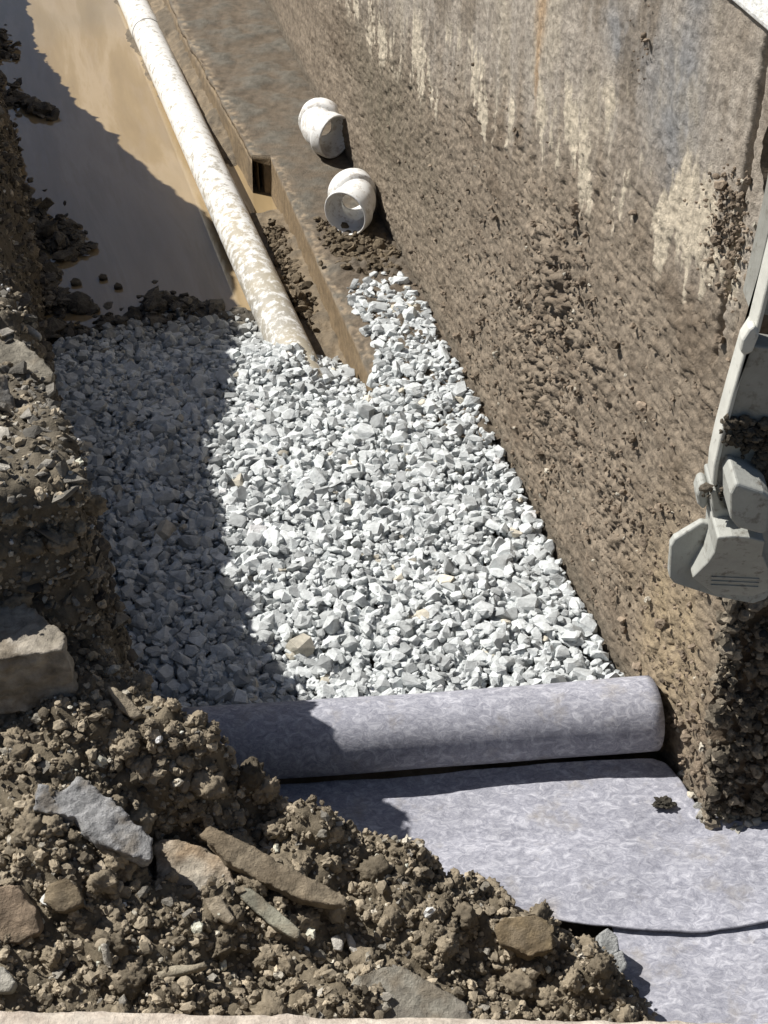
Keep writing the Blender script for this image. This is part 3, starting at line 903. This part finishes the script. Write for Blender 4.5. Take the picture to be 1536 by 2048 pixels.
# ------------------------------------------------------------------ plastic elbows
def build_elbow(label, px, py, d_open, d_back, zc=0.056):
    c = at(px, py, zc)
    e = empty('pipe_elbow', (c[0], c[1], FZ + .004))
    tag(e, label, 'pipe elbow', 'white plastic elbows on the footing')
    u = np.array([*d_open, 0.0]); u /= np.linalg.norm(u)
    w = np.array([*d_back, 0.0]); w /= np.linalg.norm(w)
    hub, arm = 0.045, 0.040
    # centre line: far end - bend - near end
    pts = []
    for t in np.linspace(-1, 1, 21):
        p = (w * arm * ((t < 0) * -t) + u * arm * ((t > 0) * t))
        k = 1 - abs(t)
        pts.append(p + (w + u) * 0.012 * k * k)
    pts = np.array(pts)
    r0, r1, th = 0.0600, 0.0715, 0.0062
    def sect(p, dirs, rad):
        x = np.cross(dirs, [0, 0, 1.0]); x /= np.linalg.norm(x); y = np.cross(x, dirs)
        a = np.linspace(0, 2 * np.pi, 56, endpoint=False)
        return p + rad * (np.cos(a)[:, None] * x + np.sin(a)[:, None] * y)
    tan = np.gradient(pts, axis=0); tan /= np.linalg.norm(tan, axis=1)[:, None]
    body = [sect(p, t, r0) for p, t in zip(pts, tan)]
    bin_ = [sect(p, t, r0 - th - .011) for p, t in zip(pts, tan)][::-1]
    rings = np.array(body + bin_)
    off = np.array([c[0], c[1], c[2]]) - np.array(e.location)
    mesh_np('bend', rings.reshape(-1, 3) + off, ring_faces(len(rings), 56, True), M_ELBOW, e, smooth=True)
    for end, dv in ((pts[-1], u), (pts[0], w)):
        prof = [(-0.008, r0 - .001), (-0.004, r0 + .004), (0.001, r1 - .001), (0.006, r1), (hub - .004, r1 + .0005), (hub, r1 - .0015), (hub, r1 - th + .001), (hub - .003, r1 - th), (0.004, r1 - th - .001), (0.002, r0 - th - .011), (-.008, r0 - th - .012)]
        rg = np.array([sect(end + dv * q, dv, rr) for q, rr in prof])
        mesh_np('socket', rg.reshape(-1, 3) + off, ring_faces(len(rg), 56), M_ELBOW, e, smooth=True)
    return e
build_elbow('white plastic elbow farther from the gravel, its mouth turned to the wall', 634, 258, (0.72, -0.70), (0.16, 0.99), 0.062)
build_elbow('white plastic elbow nearer the gravel, its round mouth turned to the pipe', 718, 404, (-0.48, -0.88), (-0.34, 0.94), 0.062)

# ------------------------------------------------------------------ geotextile: roll and sheets
RA = at(372, 1494, 0.077); RB = at(1303, 1429, 0.077)
ROLL_R = 0.072
def build_roll():
    root = empty('fabric_roll', ((RA + RB) / 2 * np.array([1, 1, 0])))
    tag(root, 'thick roll of grey felt fabric lying across the trench on the gravel edge', 'fabric roll')
    o = np.array(root.location)
    ax = RB - RA; L = np.linalg.norm(ax); ax /= L
    up = np.array([0, 0, 1.0]); side = np.cross(up, ax); side /= np.linalg.norm(side)   # towards +y
    turns = 7
    th = np.linspace(0, 2 * np.pi * turns, turns * 56)
    rad = 0.022 + (ROLL_R - 0.022) * th / th[-1]
    # spiral ends underneath, pointing to the camera side
    ang = th - th[-1] - np.pi / 2
    us = np.linspace(0, L, 60)
    Vs = []
    for i, u in enumerate(us):
        wob = 1 + 0.010 * math.sin(u * 9) + 0.006 * math.sin(u * 23 + 1)
        jag = 0.004 * np.sin(th * 1.3 + (0 if i else 2)) + 0.003 * np.sin(th * 0.37)
        uu = u + (jag if i in (0, len(us) - 1) else 0)
        c = RA + ax * 1.0 * np.asarray(uu)[..., None] if np.ndim(uu) else np.tile(RA + ax * uu, (len(th), 1))
        q = c + (rad * wob)[:, None] * (np.cos(ang)[:, None] * (-side) + np.sin(ang)[:, None] * up)
        q[:, 2] -= 0.003 * np.sin(u * 4)
        Vs.append(q)
    V = np.array(Vs)
    n1 = fbm(V[:, :, :].reshape(-1, 3), 7, 3, 301)
    ob = mesh_np('rolled_layers', V.reshape(-1, 3) - o, grid_faces(len(us), len(th)), M_FELT, root, tint=np.tile([[1.0, 1.0, 1.0]], (V.shape[0] * V.shape[1], 1)), smooth=True)
    sd = ob.modifiers.new('thickness', 'SOLIDIFY'); sd.thickness = 0.004; sd.offset = -1
    return root
build_roll()

def curve(pts, n):
    pts = np.asarray(pts, float)
    s = np.concatenate([[0], np.cumsum(np.linalg.norm(np.diff(pts[:, :2], axis=0), axis=1))])
    t = np.linspace(0, s[-1], n)
    return np.stack([np.interp(t, s, pts[:, k]) for k in range(pts.shape[1])], -1)
def smooth_curve(c, it=10):
    c = c.copy()
    for _ in range(it): c[1:-1] = 0.5 * c[1:-1] + 0.25 * (c[:-2] + c[2:])
    return c
def coons(top, bot, lef, rig):
    nu, nv = len(top), len(lef)
    u = np.linspace(0, 1, nu)[None, :, None]; v = np.linspace(0, 1, nv)[:, None, None]
    A = (1 - v) * top[None] + v * bot[None]; B = (1 - u) * lef[:, None] + u * rig[:, None]
    Cc = (1 - u) * (1 - v) * top[0] + u * (1 - v) * top[-1] + (1 - u) * v * bot[0] + u * v * bot[-1]
    return A + B - Cc
def build_sheet(name, label, top, bot, lef, rig, z0, nu, nv, seed, edge_lift, wr=1.0, tintf=None):
    T, Bo, Le, Ri = (smooth_curve(curve(c, n), 8) for c, n in ((top, nu), (bot, nu), (lef, nv), (rig, nv)))
    P = coons(T, Bo, Le, Ri)
    flat = P.reshape(-1, 3).copy()
    w1 = fbm(flat * np.array([1, 1, 0]), 3.2, 3, seed); 
    dirw = np.stack([flat[:, 0] * 1.2 + flat[:, 1] * 3.2, flat[:, 0] * 3.5 - flat[:, 1] * 1.2, 0 * flat[:, 0]], -1)
    w2 = fbm(dirw, 1.0, 4, seed + 5, ridged=True)
    w3 = fbm(flat * np.array([1, 1, 0]), 22, 3, seed + 9)
    vv = np.repeat(np.linspace(0, 1, nv), nu); uu = np.tile(np.linspace(0, 1, nu), nv)
    flat[:, 2] += z0 + wr * (0.012 * w1 + 0.006 * w2 + 0.0010 * w3)
    flat[:, 2] += edge_lift * sstep(0.93, 1.0, vv) * (0.4 + 0.6 * np.sin(uu * 11 + seed) ** 2)
    tint = np.ones((len(flat), 3)) if tintf is None else tintf(flat, vv, uu)
    ob = mesh_np(name, flat, grid_faces(nv, nu), M_FELT, tint=tint, smooth=True)
    sd = ob.modifiers.new('thickness', 'SOLIDIFY'); sd.thickness = 0.004; sd.offset = -1
    if label: tag(ob, label, 'fabric sheet')
    return ob
def A3(*pts): return [at(*p) for p in pts]
top = [RA * np.array([1, 1, 0]) + np.array([-.02, -.06, 0.004]), RB * np.array([1, 1, 0]) + np.array([0.0, -.06, 0.004])]
rig = [top[1]] + A3((1330, 1535, 0), (1362, 1575, 0), (1400, 1637, 0.0), (1450, 1655, .0), (1545, 1662, .0), (1640, 1672, .02), (1690, 1730, .03), (1640, 1840, .02))
bot = A3((300, 1930, 0), (700, 1900, 0.0), (900, 1850, 0), (1100, 1852, 0.0), (1180, 1862, 0), (1290, 1874, 0), (1400, 1877, 0), (1470, 1868, 0), (1545, 1850, 0.01), (1640, 1840, .02))
lef = [top[0], bot[0]]
def tint_upper(f, vv, uu):
    d = sstep(0.80, 1.0, vv) * sstep(0.0, 0.4, fbm(f, 9, 3, 77)) * sstep(0.8, 0.5, uu)
    t = np.ones((len(f), 3))
    return t * (1 - d[:, None] * 0.7) + np.array([0.85, 0.72, 0.50]) * d[:, None] * 0.7
build_sheet('fabric_sheet', 'upper sheet of grey felt unrolled below the roll, bearing a dark dirt clod', top, bot, lef, rig, 0.012, 260, 150, 311, 0.006, 1.25, tint_upper)
top2 = A3((1120, 1800, 0), (1400, 1800, 0), (1660, 1790, 0.02))
bot2 = A3((1180, 2330, 0), (1500, 2330, 0), (1900, 2330, 0.0))
lef2 = A3((1120, 1800, 0), (1222, 1850, 0), (1240, 1950, 0), (1270, 2050, 0), (1180, 2330, 0))
rig2 = A3((1660, 1790, 0.02), (1760, 2000, .01), (1900, 2330, 0))
build_sheet('fabric_sheet', 'lower sheet of grey felt lying under the other sheet\'s curled edge', top2, bot2, lef2, rig2, 0.005, 150, 150, 311, 0.0, 1.25)

# ------------------------------------------------------------------ individual rocks
def evaluated(me_obj):
    dg = bpy.context.evaluated_depsgraph_get()
    ev = me_obj.evaluated_get(dg)
    m = ev.to_mesh()
    V = np.empty(len(m.vertices) * 3, np.float32); m.vertices.foreach_get('co', V)
    m.calc_loop_triangles()
    F = np.empty(len(m.loop_triangles) * 3, np.int32); m.loop_triangles.foreach_get('vertices', F)
    ev.to_mesh_clear()
    return V.reshape(-1, 3).astype(float), F.reshape(-1, 3)
def remeshed(bm, voxel):
    bmesh.ops.recalc_face_normals(bm, faces=bm.faces)
    me = bpy.data.meshes.new('tmp'); bm.to_mesh(me); bm.free()
    ob = bpy.data.objects.new('tmp', me); COL.objects.link(ob)
    r = ob.modifiers.new('r', 'REMESH'); r.mode = 'VOXEL'; r.voxel_size = voxel
    bpy.context.view_layer.update()
    V, F = evaluated(ob)
    bpy.data.objects.remove(ob); bpy.data.meshes.remove(me)
    return V, F
def vnormals(V, F):
    n = np.cross(V[F[:, 1]] - V[F[:, 0]], V[F[:, 2]] - V[F[:, 0]])
    N = np.zeros_like(V)
    for k in range(3): np.add.at(N, F[:, k], n)
    return N / (np.linalg.norm(N, axis=1)[:, None] + 1e-12)
def rock_finish(name, V, F, seed, tint, tint2, amp, label, cat, group=None, strata=None):
    N = vnormals(V, F)
    k = fbm(V, 9, 3, seed); k2 = fbm(V, 45, 3, seed + 3)
    st = 0
    if strata is not None:
        c = (V @ strata)
        st = 0.6 * fbm(np.stack([c * 90, V[:, 0] * 6, V[:, 1] * 6], -1), 1.0, 2, seed + 7)
    V = V + N * (amp * (k + 0.8 * k2 + st))[:, None]
    f = sstep(-0.25, 0.4, fbm(V, 14, 4, seed + 11))[:, None]
    col = np.asarray(tint)[None] * (1 - f) + np.asarray(tint2)[None] * f
    dust = sstep(0.02, 0.30, fbm(V, 20, 4, seed + 17))[:, None] * 0.65
    if cat == 'rock':
        col = col * (1 - dust) + np.array([0.19, 0.155, 0.11]) * dust
    o = V.mean(0); o[2] = V[:, 2].min()
    ob = mesh_np(name, V, F, M_ROCK, tint=np.clip(col, 0, 1), smooth=True, origin=o)
    return tag(ob, label, cat, group)
def slab_rock(name, label, outline, zc, normal, thick, tint, tint2, seed, amp=0.006, cat='rock', taper=0.9, voxel=0.005, group=None, on_bank=None, lift=0.01):
    """outline in picture coordinates, laid on a tilted plane whose middle has height zc, then given its thickness"""
    n = np.asarray(normal, float); n /= np.linalg.norm(n)
    cpx = np.mean([p[0] for p in outline]); cpy = np.mean([p[1] for p in outline])
    if on_bank:
        c, _ = bank_at(cpx, cpy); c = c - ray(cpx, cpy) / np.linalg.norm(ray(cpx, cpy)) * lift
    else:
        c = at(cpx, cpy, zc)
    pts = []
    for p in outline:
        d = ray(*p); pts.append(C0 + d * (np.dot(n, c - C0) / np.dot(n, d)))
    pts = np.array(pts); m = pts.mean(0)
    bm = bmesh.new()
    a = [bm.verts.new(p) for p in pts]
    b = [bm.verts.new(m + (p - m) * taper - n * thick) for p in pts]
    bm.faces.new(a); bm.faces.new(b[::-1])
    for i in range(len(a)):
        j = (i + 1) % len(a)
        bm.faces.new((a[i], b[i], b[j], a[j]))
    bmesh.ops.triangulate(bm, faces=bm.faces)
    V, F = remeshed(bm, voxel)
    return rock_finish(name, V, F, seed, tint, tint2, amp, label, cat, group, strata=n)

GREY, GREY2 = (.36, .36, .35), (.24, .24, .235)
TAN, TAN2 = (.36, .29, .19), (.22, .17, .11)
slab_rock('boulder', 'large square edged tan boulder at the left frame edge above the mound', [(-90, 1215), (-10, 1172), (50, 1205), (132, 1262), (128, 1300), (60, 1308), (-60, 1330)], .54, (-0.16, .05, 1), .12, (.40, .36, .30), (.27, .24, .19), 701, 0.008)
slab_rock('shale_slab', 'flat shale slab jutting out over the dark face of the left bank', [(-60, 640), (10, 655), (70, 700), (112, 745), (105, 765), (40, 760), (-60, 720)], .6, (0.1, -.1, 1), .03, (.34, .31, .25), (.22, .20, .16), 702, 0.006, on_bank=True, lift=.035)
slab_rock('shale_slab', 'upright grey rock cut by the left frame edge under the jutting slab', [(-60, 740), (12, 748), (28, 800), (30, 850), (-60, 870)], .55, (0.3, -.6, .6), .05, (.30, .29, .27), (.2, .19, .17), 703, on_bank=True, lift=.04)
slab_rock('rock', 'jagged pale grey rock leaning on the near mound, biggest there', [(72, 1562), (128, 1580), (156, 1546), (215, 1590), (272, 1640), (312, 1680), (302, 1722), (272, 1716), (200, 1690), (150, 1634), (62, 1622)], .42, (0.25, -.35, 1), .05, (.40, .40, .40), (.27, .27, .27), 704, 0.009, on_bank=True, lift=.05)
slab_rock('rock', 'squat tan rock with a white broken edge, right of the jagged grey rock', [(305, 1682), (352, 1674), (402, 1690), (455, 1722), (472, 1770), (460, 1832), (380, 1805), (310, 1755)], .38, (-0.1, -.45, 1), .06, (.36, .27, .18), (.50, .45, .37), 705, 0.009, on_bank=True, lift=.085)
slab_rock('shale_slab', 'long brown shale slab sloping down to the right across the mound', [(398, 1668), (418, 1650), (500, 1688), (562, 1722), (690, 1788), (700, 1815), (600, 1800), (520, 1762), (450, 1722)], .33, (0.1, -.3, 1), .035, (.30, .25, .18), (.20, .16, .11), 706, 0.006, on_bank=True, lift=.045)
slab_rock('shale_slab', 'thin grey green shale blade below the long slab', [(462, 1770), (500, 1774), (550, 1815), (603, 1862), (596, 1880), (540, 1850), (490, 1805)], .3, (-0.2, -.3, 1), .02, (.34, .33, .26), (.25, .24, .19), 707, 0.003, on_bank=True, lift=.035)
slab_rock('rock', 'small tan stone at the foot of the squat tan rock', [(406, 1795), (440, 1792), (470, 1838), (462, 1850), (425, 1832)], .3, (0, -.4, 1), .02, (.42, .36, .27), (.3, .25, .18), 708, 0.003, on_bank=True, lift=.025)
slab_rock('rock', 'rounded brown rock at the left frame edge low on the mound', [(-50, 1775), (30, 1768), (75, 1815), (80, 1865), (40, 1890), (-50, 1880)], .4, (0, -.6, .9), .07, (.30, .23, .165), (.2, .155, .11), 709, 0.006, on_bank=True, lift=.04)
slab_rock('rock', 'wide flat grey stone on the mound behind the pale concrete edge', [(662, 2045), (705, 1955), (760, 1932), (800, 1928), (850, 1955), (935, 2008), (945, 2045), (800, 2075)], .25, (0.05, -.25, 1), .04, (.33, .31, .26), (.24, .22, .185), 710, 0.005, on_bank=True, lift=.04)
slab_rock('rock', 'blunt ochre brown rock near the corner of the fabric', [(988, 1850), (1010, 1832), (1070, 1826), (1112, 1850), (1108, 1900), (1060, 1915), (1000, 1885)], .15, (0, -.4, 1), .05, (.27, .21, .125), (.19, .145, .09), 711, 0.006, on_bank=True, lift=.04)
slab_rock('rock', 'slim tan sliver standing where the mound meets the dark face', [(210, 1372), (228, 1368), (262, 1396), (290, 1432), (270, 1440), (240, 1420)], .45, (0.2, -.5, .9), .025, (.40, .34, .25), (.28, .23, .17), 712, 0.003, on_bank=True, lift=.03)
slab_rock('rock', 'cream stone at the left frame edge just above the concrete edge', [(-40, 1928), (8, 1930), (32, 1965), (20, 1985), (-40, 1990)], .4, (0, -.4, 1), .03, (.5, .48, .42), (.38, .36, .31), 713, 0.003, on_bank=True, lift=.025)
slab_rock('rock', 'long flat tan stone low on the mound, left of the wide grey stone', [(300, 1952), (340, 1930), (410, 1922), (420, 1932), (360, 1948), (310, 1962)], .33, (0, -.3, 1), .02, (.46, .41, .31), (.36, .31, .23), 714, 0.003, on_bank=True, lift=.02)
slab_rock('rock', 'curved grey chip with a lit edge on the left bank top', [(36, 640), (60, 648), (84, 668), (82, 676), (58, 664), (34, 652)], .6, (0, -.2, 1), .015, (.55, .52, .45), (.4, .37, .31), 715, 0.002, on_bank=True, lift=.03)
slab_rock('rock', 'tan crumbly rock beside the rounded brown rock on the mound', [(90, 1770), (130, 1750), (160, 1775), (165, 1810), (120, 1825), (85, 1805)], .4, (0, -.5, 1), .04, (.26, .21, .14), (.18, .14, .09), 716, 0.005, on_bank=True, lift=.025)
slab_rock('rock', 'small upright white flake low on the mound', [(198, 1890), (212, 1888), (222, 1922), (224, 1938), (208, 1935)], .36, (0, -.8, .6), .015, (.55, .52, .46), (.42, .39, .33), 717, 0.002, on_bank=True, lift=.02)
slab_rock('rock', 'white oval pebble of a pair on the mound below the long slab', [(660, 1872), (676, 1868), (688, 1884), (684, 1902), (668, 1898)], .3, (0, -.4, 1), .014, (.66, .63, .57), (.5, .47, .42), 718, 0.0015, on_bank=True, lift=.02, voxel=.003)
slab_rock('rock', 'slender white pebble of a pair on the mound below the long slab', [(690, 1866), (702, 1868), (720, 1900), (716, 1912), (700, 1900)], .3, (0, -.4, 1), .012, (.66, .63, .57), (.5, .47, .42), 719, 0.0015, on_bank=True, lift=.02, voxel=.003)
for k, (poly, lab) in enumerate((([(1166, 1880), (1190, 1876), (1196, 1905), (1180, 1918), (1166, 1905)], 'square grey stone, left one at the fabric corner'),
                                ([(1198, 1866), (1216, 1854), (1236, 1872), (1240, 1900), (1220, 1915), (1200, 1905)], 'tall blocky grey stone with a dark side at the fabric corner'),
                                ([(1216, 1912), (1246, 1900), (1256, 1932), (1240, 1950), (1218, 1940)], 'low pale grey stone nearest the soil at the fabric corner'))):
    slab_rock('crushed_stone', lab, poly, .065, (0.1, -.5, 1), .04, (.50, .51, .50), (.38, .39, .38), 730 + k, 0.002, cat='stone', voxel=.003, group='loose grey stones at the fabric corner')
for k, (px, py, w, lab) in enumerate(((152, 562, 12, 'dark stone standing out of the water, nearest the bank'), (206, 552, 10, 'small dark stone standing out of the water, farthest from the bank'), (236, 570, 9, 'pointed dark stone in the water beside the lit streak'))):
    slab_rock('wet_stone', lab, [(px - w, py), (px - w * .4, py - w * .6), (px + w * .7, py - w * .4), (px + w, py + w * .3), (px + w * .2, py + w * .6), (px - w * .7, py + w * .5)], WZ + .012, (0.1, -.3, 1), .03, (.12, .105, .08), (.18, .16, .12), 740 + k, 0.002, cat='stone', voxel=.003, group='stones standing out of the water')
for k, (px, py, w, z, t, lab) in enumerate(((1372, 1544, 12, .02, (.5, .49, .45), 'white stone between the roll end and the wall'), (1398, 1612, 13, .02, (.52, .52, .49), 'pale stone wedged under the fabric edge by the wall'), (1420, 1640, 14, .02, (.5, .5, .47), 'grey stone tucked along the fabric edge at the wall corner'), (1462, 1634, 12, .03, (.42, .39, .31), 'upright tan stone at the foot of the shaded wall end'), (1492, 1644, 11, .02, (.46, .42, .34), 'flat tan stone at the foot of the shaded wall end'))):
    slab_rock('crushed_stone', lab, [(px - w, py), (px - w * .3, py - w * .8), (px + w * .7, py - w * .5), (px + w, py + w * .4), (px + w * .1, py + w * .8), (px - w * .7, py + w * .5)], z, (0.2, -.5, 1), .03, t, tuple(x * .75 for x in t), 750 + k, 0.002, cat='stone', voxel=.003, group='stones along the wall end')

def clod(label, px, py, z, r, tint, seed):
    V, F = lump_variant(seed, 4, 0.55)
    c = at(px, py, z)
    V = V * r * np.array([1.25, 1, .7]) + c
    N = vnormals(V, F)
    V = V + N * (r * 0.35 * fbm(V, 1.6 / r, 3, seed))[:, None]
    o = c.copy(); o[2] = V[:, 2].min()
    ob = mesh_np('soil_clod', V, F, M_CLOD, tint=np.tile([tint], (len(V), 1)), smooth=False, origin=o)
    tag(ob, label, 'soil clod', 'dirt clods lying on the fabric')
clod('crumbly dark dirt clod, the larger one lying on the fabric', 1330, 1606, 0.026, 0.0135, (.06, .055, .045), 801)
clod('tiny dark dirt speck, the smaller one lying on the fabric', 1335, 1716, 0.022, 0.004, (.07, .06, .045), 802)

# grit at the foot of the shaded wall end
def build_grit():
    rs = np.random.RandomState(61)
    pos, sc = [], []
    for k in range(420):
        p = at(rs.uniform(1395, 1660), rs.normal(1640, 11), 0.012)
        p[2] += rs.uniform(-.012, .012)
        pos.append(p); sc.append(min(0.006 * (rs.pareto(2.4) + 1), 0.02))
    n = len(pos); b = rs.normal(0.34, 0.1, n)
    return scatter('grit', STONES, np.array(pos), rotations(n, rs, .6), np.array(sc), np.clip(np.stack([b, b * .95, b * .82], -1), .06, .6), M_STONE, seed=12)
tag(build_grit(), 'loose grit along the foot of the shaded wall end', 'grit', kind='stuff')

# ------------------------------------------------------------------ excavator bucket
YB = 1.39
def prism(outline, y_front, depth, top_scale=None, bevel=0.006, yf=None):
    """outline in picture coordinates on the upright plane y = YB, thickness going away from the camera"""
    bm = bmesh.new()
    pts = [at_y(px, py, YB) for px, py in outline]
    m = np.mean(pts, axis=0)
    a = [bm.verts.new((p[0], y_front if yf is None else yf[i], p[2])) for i, p in enumerate(pts)]
    b = [bm.verts.new((p[0], y_front + depth, p[2])) for p in pts]
    if yf is None:
        bm.faces.new(a)
    else:
        cz = bm.verts.new((m[0], sum(yf) / len(yf), m[2]))
        for i in range(len(a)): bm.faces.new((a[i], a[(i + 1) % len(a)], cz))
    bm.faces.new(b[::-1])
    for i in range(len(a)):
        j = (i + 1) % len(a); bm.faces.new((a[i], b[i], b[j], a[j]))
    return bm
def bobj(name, bm, parent, bevel=0.006, seg=3, mat=None):
    o = np.array(parent.matrix_world.translation) if False else np.array(parent.location)
    bmesh.ops.translate(bm, verts=bm.verts, vec=-Vector(o))
    ob = bm_obj(name, bm, mat or M_STEEL_SHADED, parent, smooth=False)
    if bevel:
        b = ob.modifiers.new('bevel', 'BEVEL'); b.width = bevel; b.segments = seg; b.limit_method = 'ANGLE'; b.angle_limit = R(30)
    return ob
def build_bucket():
    root = empty('excavator_bucket', at_y(1430, 1180, YB))
    tag(root, 'dusty grey steel excavator bucket with a flared tooth hanging beside the wall', 'excavator bucket')
    shell = prism([(1556, 440), (1508, 648), (1600, 668), (2300, 690), (2300, -300), (1690, -250)], YB + 0.025, 0.045)
    bobj('bucket_shell', shell, root, 0.002)
    rim = prism([(1500, 622), (1488, 630), (1474, 652), (1470, 672), (1478, 684), (1496, 676), (1510, 640)], YB - 0.030, 0.016)
    bobj('welded_rim', rim, root, 0.004, mat=M_STEEL_SUNLIT)
    lip = prism([(1490, 668), (1464, 760), (1440, 850), (1428, 905), (1425, 935), (1436, 960), (1470, 962), (1530, 955), (1600, 905), (2300, 930), (2300, 690), (1620, 690), (1545, 676)], YB - 0.022, 0.03)
    bobj('lip_plate', lip, root, 0.003)
    edge = prism([(1549, 440), (1500, 640), (1482, 668), (1456, 760), (1432, 850), (1420, 905), (1417, 940), (1426, 950), (1431, 905), (1443, 850), (1467, 760), (1493, 668), (1511, 640), (1561, 440)], YB - 0.026, 0.036)
    bobj('side_edge', edge, root, 0.003, mat=M_STEEL_SUNLIT)
    for k, dx in enumerate((0, 430)):
        def sh(l): return [(x + dx, y) for x, y in l]
        blk = prism(sh([(1448, 884), (1502, 902), (1516, 912), (1510, 978), (1500, 986), (1452, 973), (1437, 955), (1437, 905)]), YB - 0.078, 0.06)
        bobj('locking_block', blk, root, 0.011, mat=M_STEEL_TOOTH)
        ear = prism(sh([(1396, 968), (1404, 960), (1416, 966), (1414, 1000), (1404, 1012), (1393, 1000), (1391, 982)]), YB - 0.01, 0.03)
        bobj('pin', ear, root, 0.005, mat=M_STEEL_TOOTH)
        ad = prism(sh([(1414, 952), (1424, 950), (1440, 985), (1512, 1010), (1522, 975), (1532, 968), (1550, 1000), (1540, 1050), (1560, 1100), (1404, 1100), (1424, 1040), (1418, 1010)]), YB - 0.030, 0.055)
        bobj('tooth_adapter', ad, root, 0.004, mat=M_STEEL_TOOTH)
        # wedge shaped shank: high at the top, running out into the tip
        lin = lambda o, p0, y0, p1, y1: [YB + y0 + (y1 - y0) * (p[1] - p0) / (p1 - p0) for p in o]
        shank = [(1416, 1004), (1445, 1000), (1480, 1004), (1510, 1014), (1508, 1050), (1524, 1092), (1528, 1150), (1500, 1166), (1420, 1160), (1374, 1114), (1402, 1072), (1413, 1044)]
        tb = prism(sh(shank), YB - .05, 0.06, yf=lin(shank, 1000, -.068, 1166, -.026))
        bobj('tooth_shank', tb, root, 0.003, mat=M_STEEL_TOOTH)
        for ya, yb in ((1108, 1113), (1119, 1123), (1130, 1134)):
            rib = [(1412, ya), (1506, ya + 6), (1506, yb + 6), (1412, yb)]
            rb = prism(sh(rib), YB, 0.006, yf=[q - .0018 for q in lin(rib, 1000, -.068, 1166, -.026)])
            bobj('wear_rib', rb, root, 0, mat=M_STEEL_TOOTH)
        wing = [(1400, 1034), (1346, 1066), (1338, 1078), (1334, 1136), (1343, 1147), (1425, 1172), (1500, 1185), (1526, 1177), (1545, 1150), (1552, 1112), (1546, 1085), (1520, 1055), (1480, 1046)]
        wb = prism(sh(wing), YB - 0.02, 0.020, yf=lin(wing, 1034, -.010, 1185, -.022))
        bobj('tooth_tip', wb, root, 0.003, mat=M_STEEL_TOOTH)
    return root
build_bucket()
def build_bucket_dirt():
    rs = np.random.RandomState(71)
    pos, sc = [], []
    for (cx, cy, sx, sy, n) in ((1505, 872, 26, 16, 260), (1535, 930, 12, 30, 200), (1465, 985, 30, 8, 45), (1545, 1010, 8, 20, 30)):
        for k in range(n):
            p = at_y(cx + rs.normal(0, sx), cy + rs.normal(0, sy), YB - 0.020 - rs.uniform(0, 0.012))
            pos.append(p); sc.append(min(0.0022 * (rs.pareto(2.3) + 1), 0.008))
    n = len(pos); b = rs.normal(0.08, 0.02, n)
    o = scatter('caked_dirt', LUMPS, np.array(pos), rotations(n, rs, 1), np.array(sc), np.clip(np.stack([b, b * .85, b * .65], -1), .02, .3), M_CLOD, smooth=False, seed=13)
    return tag(o, 'dark dirt caked round the tooth joint of the bucket', 'dirt', kind='stuff')
build_bucket_dirt()

# ------------------------------------------------------------------ pale concrete edge nearest the camera
def build_curb():
    L = at(-300, 2008, 0.9); Rr = at(1800, 2042, 0.9)
    n, mth = 260, 40
    t = np.linspace(-0.5, 1.5, n)
    edge = L[None] + (Rr - L)[None] * t[:, None]
    prof = [(0, -1.0)] + [(0, -z) for z in np.linspace(0.6, 0.012, 12)] + [(-.003, -.004), (-.010, -.0005)] + [(-d, 0) for d in np.linspace(0.02, 0.3, 26)]
    P = np.zeros((n, len(prof), 3))
    for j, (dy, dz) in enumerate(prof):
        P[:, j] = edge; P[:, j, 1] += dy; P[:, j, 2] += dz
    f = P.reshape(-1, 3)
    k = fbm(f, 22, 5, 901, 0.6)
    f2 = f.copy(); f2[:, 1] += 0.006 * k; f2[:, 2] += 0.005 * fbm(f, 40, 4, 911, 0.6)
    o = mesh_np('concrete_edge', f2, grid_faces(n, len(prof)), M_CURB, smooth=True)
    return tag(o, 'pale rough concrete edge running along the bottom nearest the camera', 'concrete edge')
build_curb()
